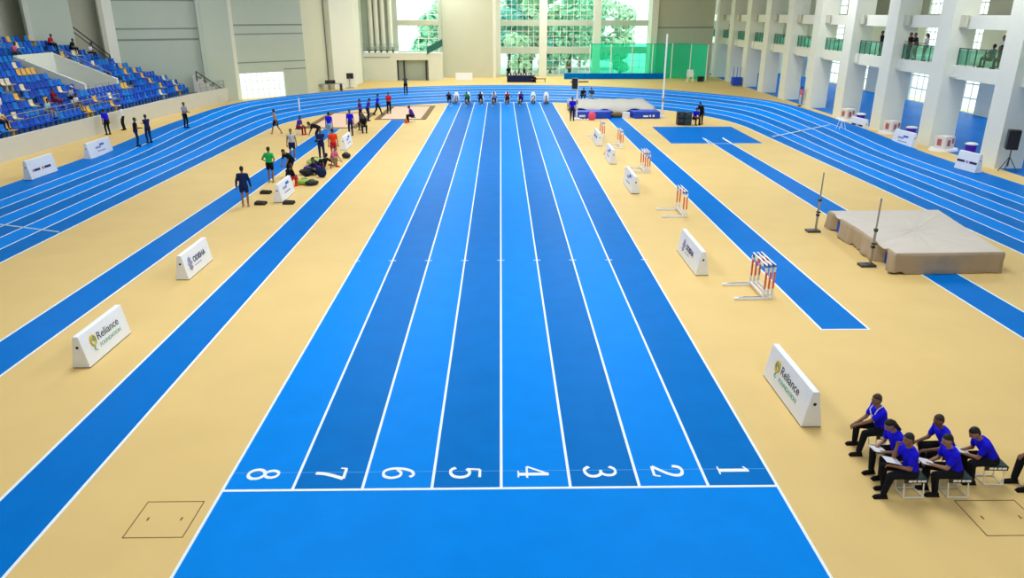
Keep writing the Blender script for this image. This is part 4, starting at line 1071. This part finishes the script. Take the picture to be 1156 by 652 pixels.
tag(MB().box((-1.1,-.15,0),(1.1,.15,.12), M_BLACK).build('rubber_strip', None, None, bevel=.02), 'long black rubber strip on the tan floor before the blue pads', 'strip').location = (9.6,92.9,0)
ch = thing('plastic_chair', 'white plastic armchair at the right end of the green net', 'chair', (23.2,93.2,0), R(170))
MB().box((-.25,-.22,.40),(.25,.25,.45), M_WHITEP).build('seat', None, ch); MB().box((-.25,-.28,.45),(.25,-.22,.95), M_WHITEP).build('backrest', None, ch)
for s in (-1, 1):
    MB().box((s*.27-.03,-.25,.62),(s*.27+.03,.22,.66), M_WHITEP).build('armrest', None, ch)
    for t in (-.22,.2): MB().box((s*.22-.03,t-.03,0),(s*.22+.03,t+.03,.62 if t > 0 else .42), M_WHITEP).build('leg', None, ch)
ch.scale = (1.5,1.5,1.5)
tag(MB().box((-.35,-.3,0),(.35,.3,.6), M_BLACK).build('black_crate', None, None, bevel=.03), 'black crate between the net and the first pillar', 'crate').location = (24.7,93.9,0)
bc = thing('equipment_trolley', 'blue equipment trolley with upright poles beside the far pillars', 'trolley', (27.2,87.6,0))
MB().box((-.5,-.4,.1),(.5,.4,1.0), M_PIT).build('bin', None, bc, bevel=.03)
for x in (-.4,0,.4): MB().tube([(x,0,.9),(x+.05,.1,2.1)], .035, M_BLUEM, 6).build('pole', None, bc)
dk = thing('desk', 'black-draped photographers desk on the tan floor beyond the bend', 'desk', (2.4,93.3,0))
MB().box((-1.75,-.4,.70),(1.75,.4,.76), M_BLACK).build('desk_top', None, dk); MB().box((-1.6,-.38,0),(1.6,-.34,.70), CL['navy']).build('front_cloth', None, dk)
for s in (-1, 1): MB().box((s*1.6-.04,-.3,0),(s*1.6+.04,.3,.70), M_BLACK).build('leg', None, dk)
for i in range(5):
    cm = thing('equipment_bag', 'small dark and white equipment box on the far black desk, %s from the left' % ['first','second','third','fourth','fifth'][i], 'box', (1.1+.62*i,93.3,.76), 0, 'equipment boxes on the far desk')
    MB().box((-.2,-.15,0),(.2,.15,.34), M_BLACK).build('box_body', None, cm, bevel=.02); MB().box((-.14,-.17,.06),(.04,-.15,.26), M_WHITE).build('white_panel', None, cm)
bb = thing('low_bench', 'low dark bench right of the far photographers desk', 'bench', (4.7,93.2,0)); MB().box((-.8,-.2,.35),(.8,.2,.42), M_BLACK).build('seat', None, bb)
for s in (-.7,.7): MB().box((s-.04,-.18,0),(s+.04,.18,.36), M_DARK).build('leg', None, bb)
tv = thing('monitor', 'black monitor on a stand at the foot of the far left wall', 'monitor', (-17.0,85.9,0), R(15))
MB().box((-.45,-.04,1.0),(.45,.04,1.6), M_BLACK).build('screen', None, tv, bevel=.02); MB().tube([(0,0,0),(0,0,1.1)], .05, M_GREY, 8).build('stand', None, tv); MB().box((-.4,-.3,0),(.4,.3,.06), M_GREY).build('base', None, tv)
MB().box((-.75,-.05,.95),(-.5,.05,1.6), M_WHITE).build('speaker_panel', None, tv); MB().box((.5,-.05,.95),(.75,.05,1.6), M_WHITE).build('speaker_panel', None, tv)
ds = thing('work_table', 'dark cluttered work table at the foot of the far left wall', 'table', (-18.6,82.2,0), R(30)); MB().box((-1.5,-.4,.72),(1.5,.4,.78), M_GREY).build('table_top', None, ds)
for s in (-1.4,1.4): MB().box((s-.04,-.35,0),(s+.04,.35,.72), M_DARK).build('leg', None, ds)
q = tag(MB().box((-.5,-.25,0),(.5,.25,.35), M_BLACK).build('dark_case', None, None, bevel=.03), 'dark case on the work table at the far left wall', 'case'); q.location = (-18.4,82.3,.78); q.rotation_euler = (0,0,R(30))

# ================================================================== ARCADE FURNITURE
ls = thing('loudspeaker', 'large black loudspeaker on a tripod in front of the nearest pillar', 'speaker', (26.8,38.35,0), R(65))
MB().prism([(-.30,.30),(.30,.30),(.22,-.25),(-.22,-.25)], 'z', 1.15, 2.15, M_BLACK).build('cabinet', None, ls, bevel=.02)
MB().box((-.26,.30,1.2),(.26,.315,2.1), M_TEAL).build('grille', None, ls)
MB().tube([(0,0,.25),(0,0,1.2)], .03, M_DARK, 8).build('pole', None, ls)
for a_ in (0,120,240): MB().tube([(0,0,.75),(.5*math.cos(R(a_)),.5*math.sin(R(a_)),.02)], .022, M_DARK, 6).build('leg', None, ls)
for (x, y, lab) in ((27.05,44.75,'nearest'),(27.25,51.6,'second nearest'),(27.2,58.5,'farthest')):
    c_ = thing('carton', 'white and red carton on a low platform by the pillars, %s of three' % lab, 'carton', (x,y,.14), R(20), 'cartons by the arcade pillars')
    MB().box((-.38,-.38,0),(.38,.38,.72), M_CARTON).build('carton_body', None, c_, bevel=.02)
    for lo, hi in (((-.22,-.385,.15),(.02,-.378,.52)), ((.14,-.385,.3),(.3,-.378,.6)), ((-.385,-.1,.15),(-.378,.2,.55))): MB().box(lo, hi, M_REDM2).build('red_panel', None, c_)
    q = tag(MB().loft([((0,0,0),.85,.7,Vector((1,0,0)),Vector((0,1,0))),((0,0,.14),.80,.65,Vector((1,0,0)),Vector((0,1,0)))], M_WHITEP, 20).build('low_platform', None, None, False), 'round white low platform under the %s carton by the pillars' % lab, 'platform', 'white low platforms'); q.location = (x,y,0)
for (x, y, lab) in ((28.0,44.2,'behind the board before the speaker'),(28.0,51.0,'behind the board second from the speaker'),(27.8,58.1,'behind the board third from the speaker')):
    o = thing('lane_trolley', 'dark violet stool with a white top ' + lab, 'stool', (x,y-.6,0), 0, 'violet stools with white tops')
    MB().loft([((0,0,0),.26,.26,Vector((1,0,0)),Vector((0,1,0))),((0,0,.5),.30,.30,Vector((1,0,0)),Vector((0,1,0)))], CL['purple'], 14).build('stool_body', None, o, True); MB().ell((0,0,.56), (.36,.36,.10), M_WHITEP).build('white_top', None, o, True)

# ================================================================== OUTSIDE
struct(B((-120,-60,-.8),(140,220,-.45), M_OUT).build('ground'), 'pale paving outside the hall', 'ground')
def tree(x, y, h, r, m, lab):
    o = thing('tree', lab, 'tree', (x,y,-.3), 0, 'trees outside the far windows')
    MB().tube([(0,0,0),(.1,0,h*.3),(0,.1,h*.6)], [.25,.2,.1], M_BARK, 8).build('trunk', None, o, True)
    q = MB()
    blobs = [(Vector((random.uniform(-1,1)*r*.6, random.uniform(-1,1)*r*.6, h*.22 + random.random()*h*.7)), r*(.4+random.random()*.3)) for _ in range(12)]
    for c_, rr in blobs:
        for j in range(150):
            v = Vector((random.gauss(0,1), random.gauss(0,1), random.gauss(0,1))).normalized(); p = c_ + v*rr*random.uniform(.75,1.05)
            a_ = v.orthogonal().normalized(); a_.rotate(Matrix.Rotation(random.random()*6.28, 3, v)); b2 = v.cross(a_); s_ = .17+random.random()*.13
            q.add([p+a_*s_*1.6, p+b2*s_, p-a_*s_*1.6, p-b2*s_], [(0,1,2,3)], m)
    q.build('foliage', None, o)
for (x, y, h, r, mi, lab) in ((-10.5,114,8.5,2.4,0,'leafy tree behind the window over the shutter doorway'), (1.2,113,11,2.6,1,'dark leafy tree behind the left edge of the left glazed bay'), (4.6,118,8.0,2.6,2,'lime green tree behind the left glazed bay'),
    (7.2,112,4.5,1.6,1,'low teal shrub tree behind the middle glazed bay'), (10.4,121,9.5,3.0,2,'tall lime green tree behind the middle glazed bay'), (15.5,122,10,3.0,0,'tall green tree behind the right glazed bay'), (17.4,112,3.5,1.1,0,'small green shrub tree behind the green net'), (3.0,125,13,3.4,0,'tallest green tree far behind the left glazed bay'), (12.9,126,12,3.2,1,'tall dark tree far behind the middle mullion'),
    (2.6,110,5.0,2.0,2,'round pale tree low behind the left glazed bay'), (10.2,113.5,12.5,3.4,0,'broad green tree filling the middle glazed bay'), (5.9,116,13,3.0,2,'slim pale tall tree behind the mullion of the left bay'), (-8.6,119,10.5,2.6,2,'pale tree farther behind the window over the shutter doorway'), (18.6,124,11.5,3.2,2,'pale tall tree behind the right edge of the right bay')):
    tree(x, y, h, r, M_LEAF[mi], lab)

# ================================================================== LIGHT
w = bpy.data.worlds.new('sky'); sc.world = w; w.use_nodes = True
bg = w.node_tree.nodes['Background']; bg.inputs['Color'].default_value = (.90,1,.97,1); bg.inputs['Strength'].default_value = 3.0
def area(loc, size, power, rot=(0,0,0), col=(1,1,1)):
    l = bpy.data.lights.new('hall_or_fill_lamp', 'AREA'); l.shape = 'RECTANGLE'; l.size, l.size_y = size; l.energy = power; l.color = col
    o = bpy.data.objects.new('hall_or_fill_lamp', l); C.objects.link(o); o.location = loc; o.rotation_euler = rot
for x in (-26,-7,7,24):
    for y in (0,20,40,60,80,96):
        if abs(x) > 20 and y > 70: continue
        area((x,y,H-.1), (4,8), {0:(760,80),20:(1200,300),40:(1260,850)}.get(y,(1180,1020))[abs(x) > 20], col=(1,1,.97))
for i in range(2, 14):  # unseen fill lamps added under the arcade slabs to brighten the interior
    yy = 39.0 + 6.83*(i-5) + 4.1
    area((ax(yy,6.5),yy,4.25), (5,1.2), 95, col=(1,1,.95)); area((ax(yy,6.5),yy,7.4), (5,1.2), 85, col=(1,1,.95))

# ================================================================== CAMERA
cam = bpy.data.cameras.new('camera'); co = bpy.data.objects.new('camera', cam); C.objects.link(co)
co.location = (0,0,7.79); co.rotation_euler = (R(90-20.4804), 0, R(-.8406)); cam.sensor_width = 36; cam.lens = 830/1156*36; cam.clip_end = 500
sc.camera = co
sc.view_settings.view_transform = 'Standard'; sc.view_settings.look = 'None'; sc.view_settings.gamma = 1; sc.view_settings.exposure = .08
sc.view_settings.use_curve_mapping = False
sc.cycles.use_denoising = True
sc.cycles.max_bounces = 8; sc.cycles.diffuse_bounces = 4; sc.cycles.transparent_max_bounces = 16
sc.cycles.sample_clamp_indirect = 6
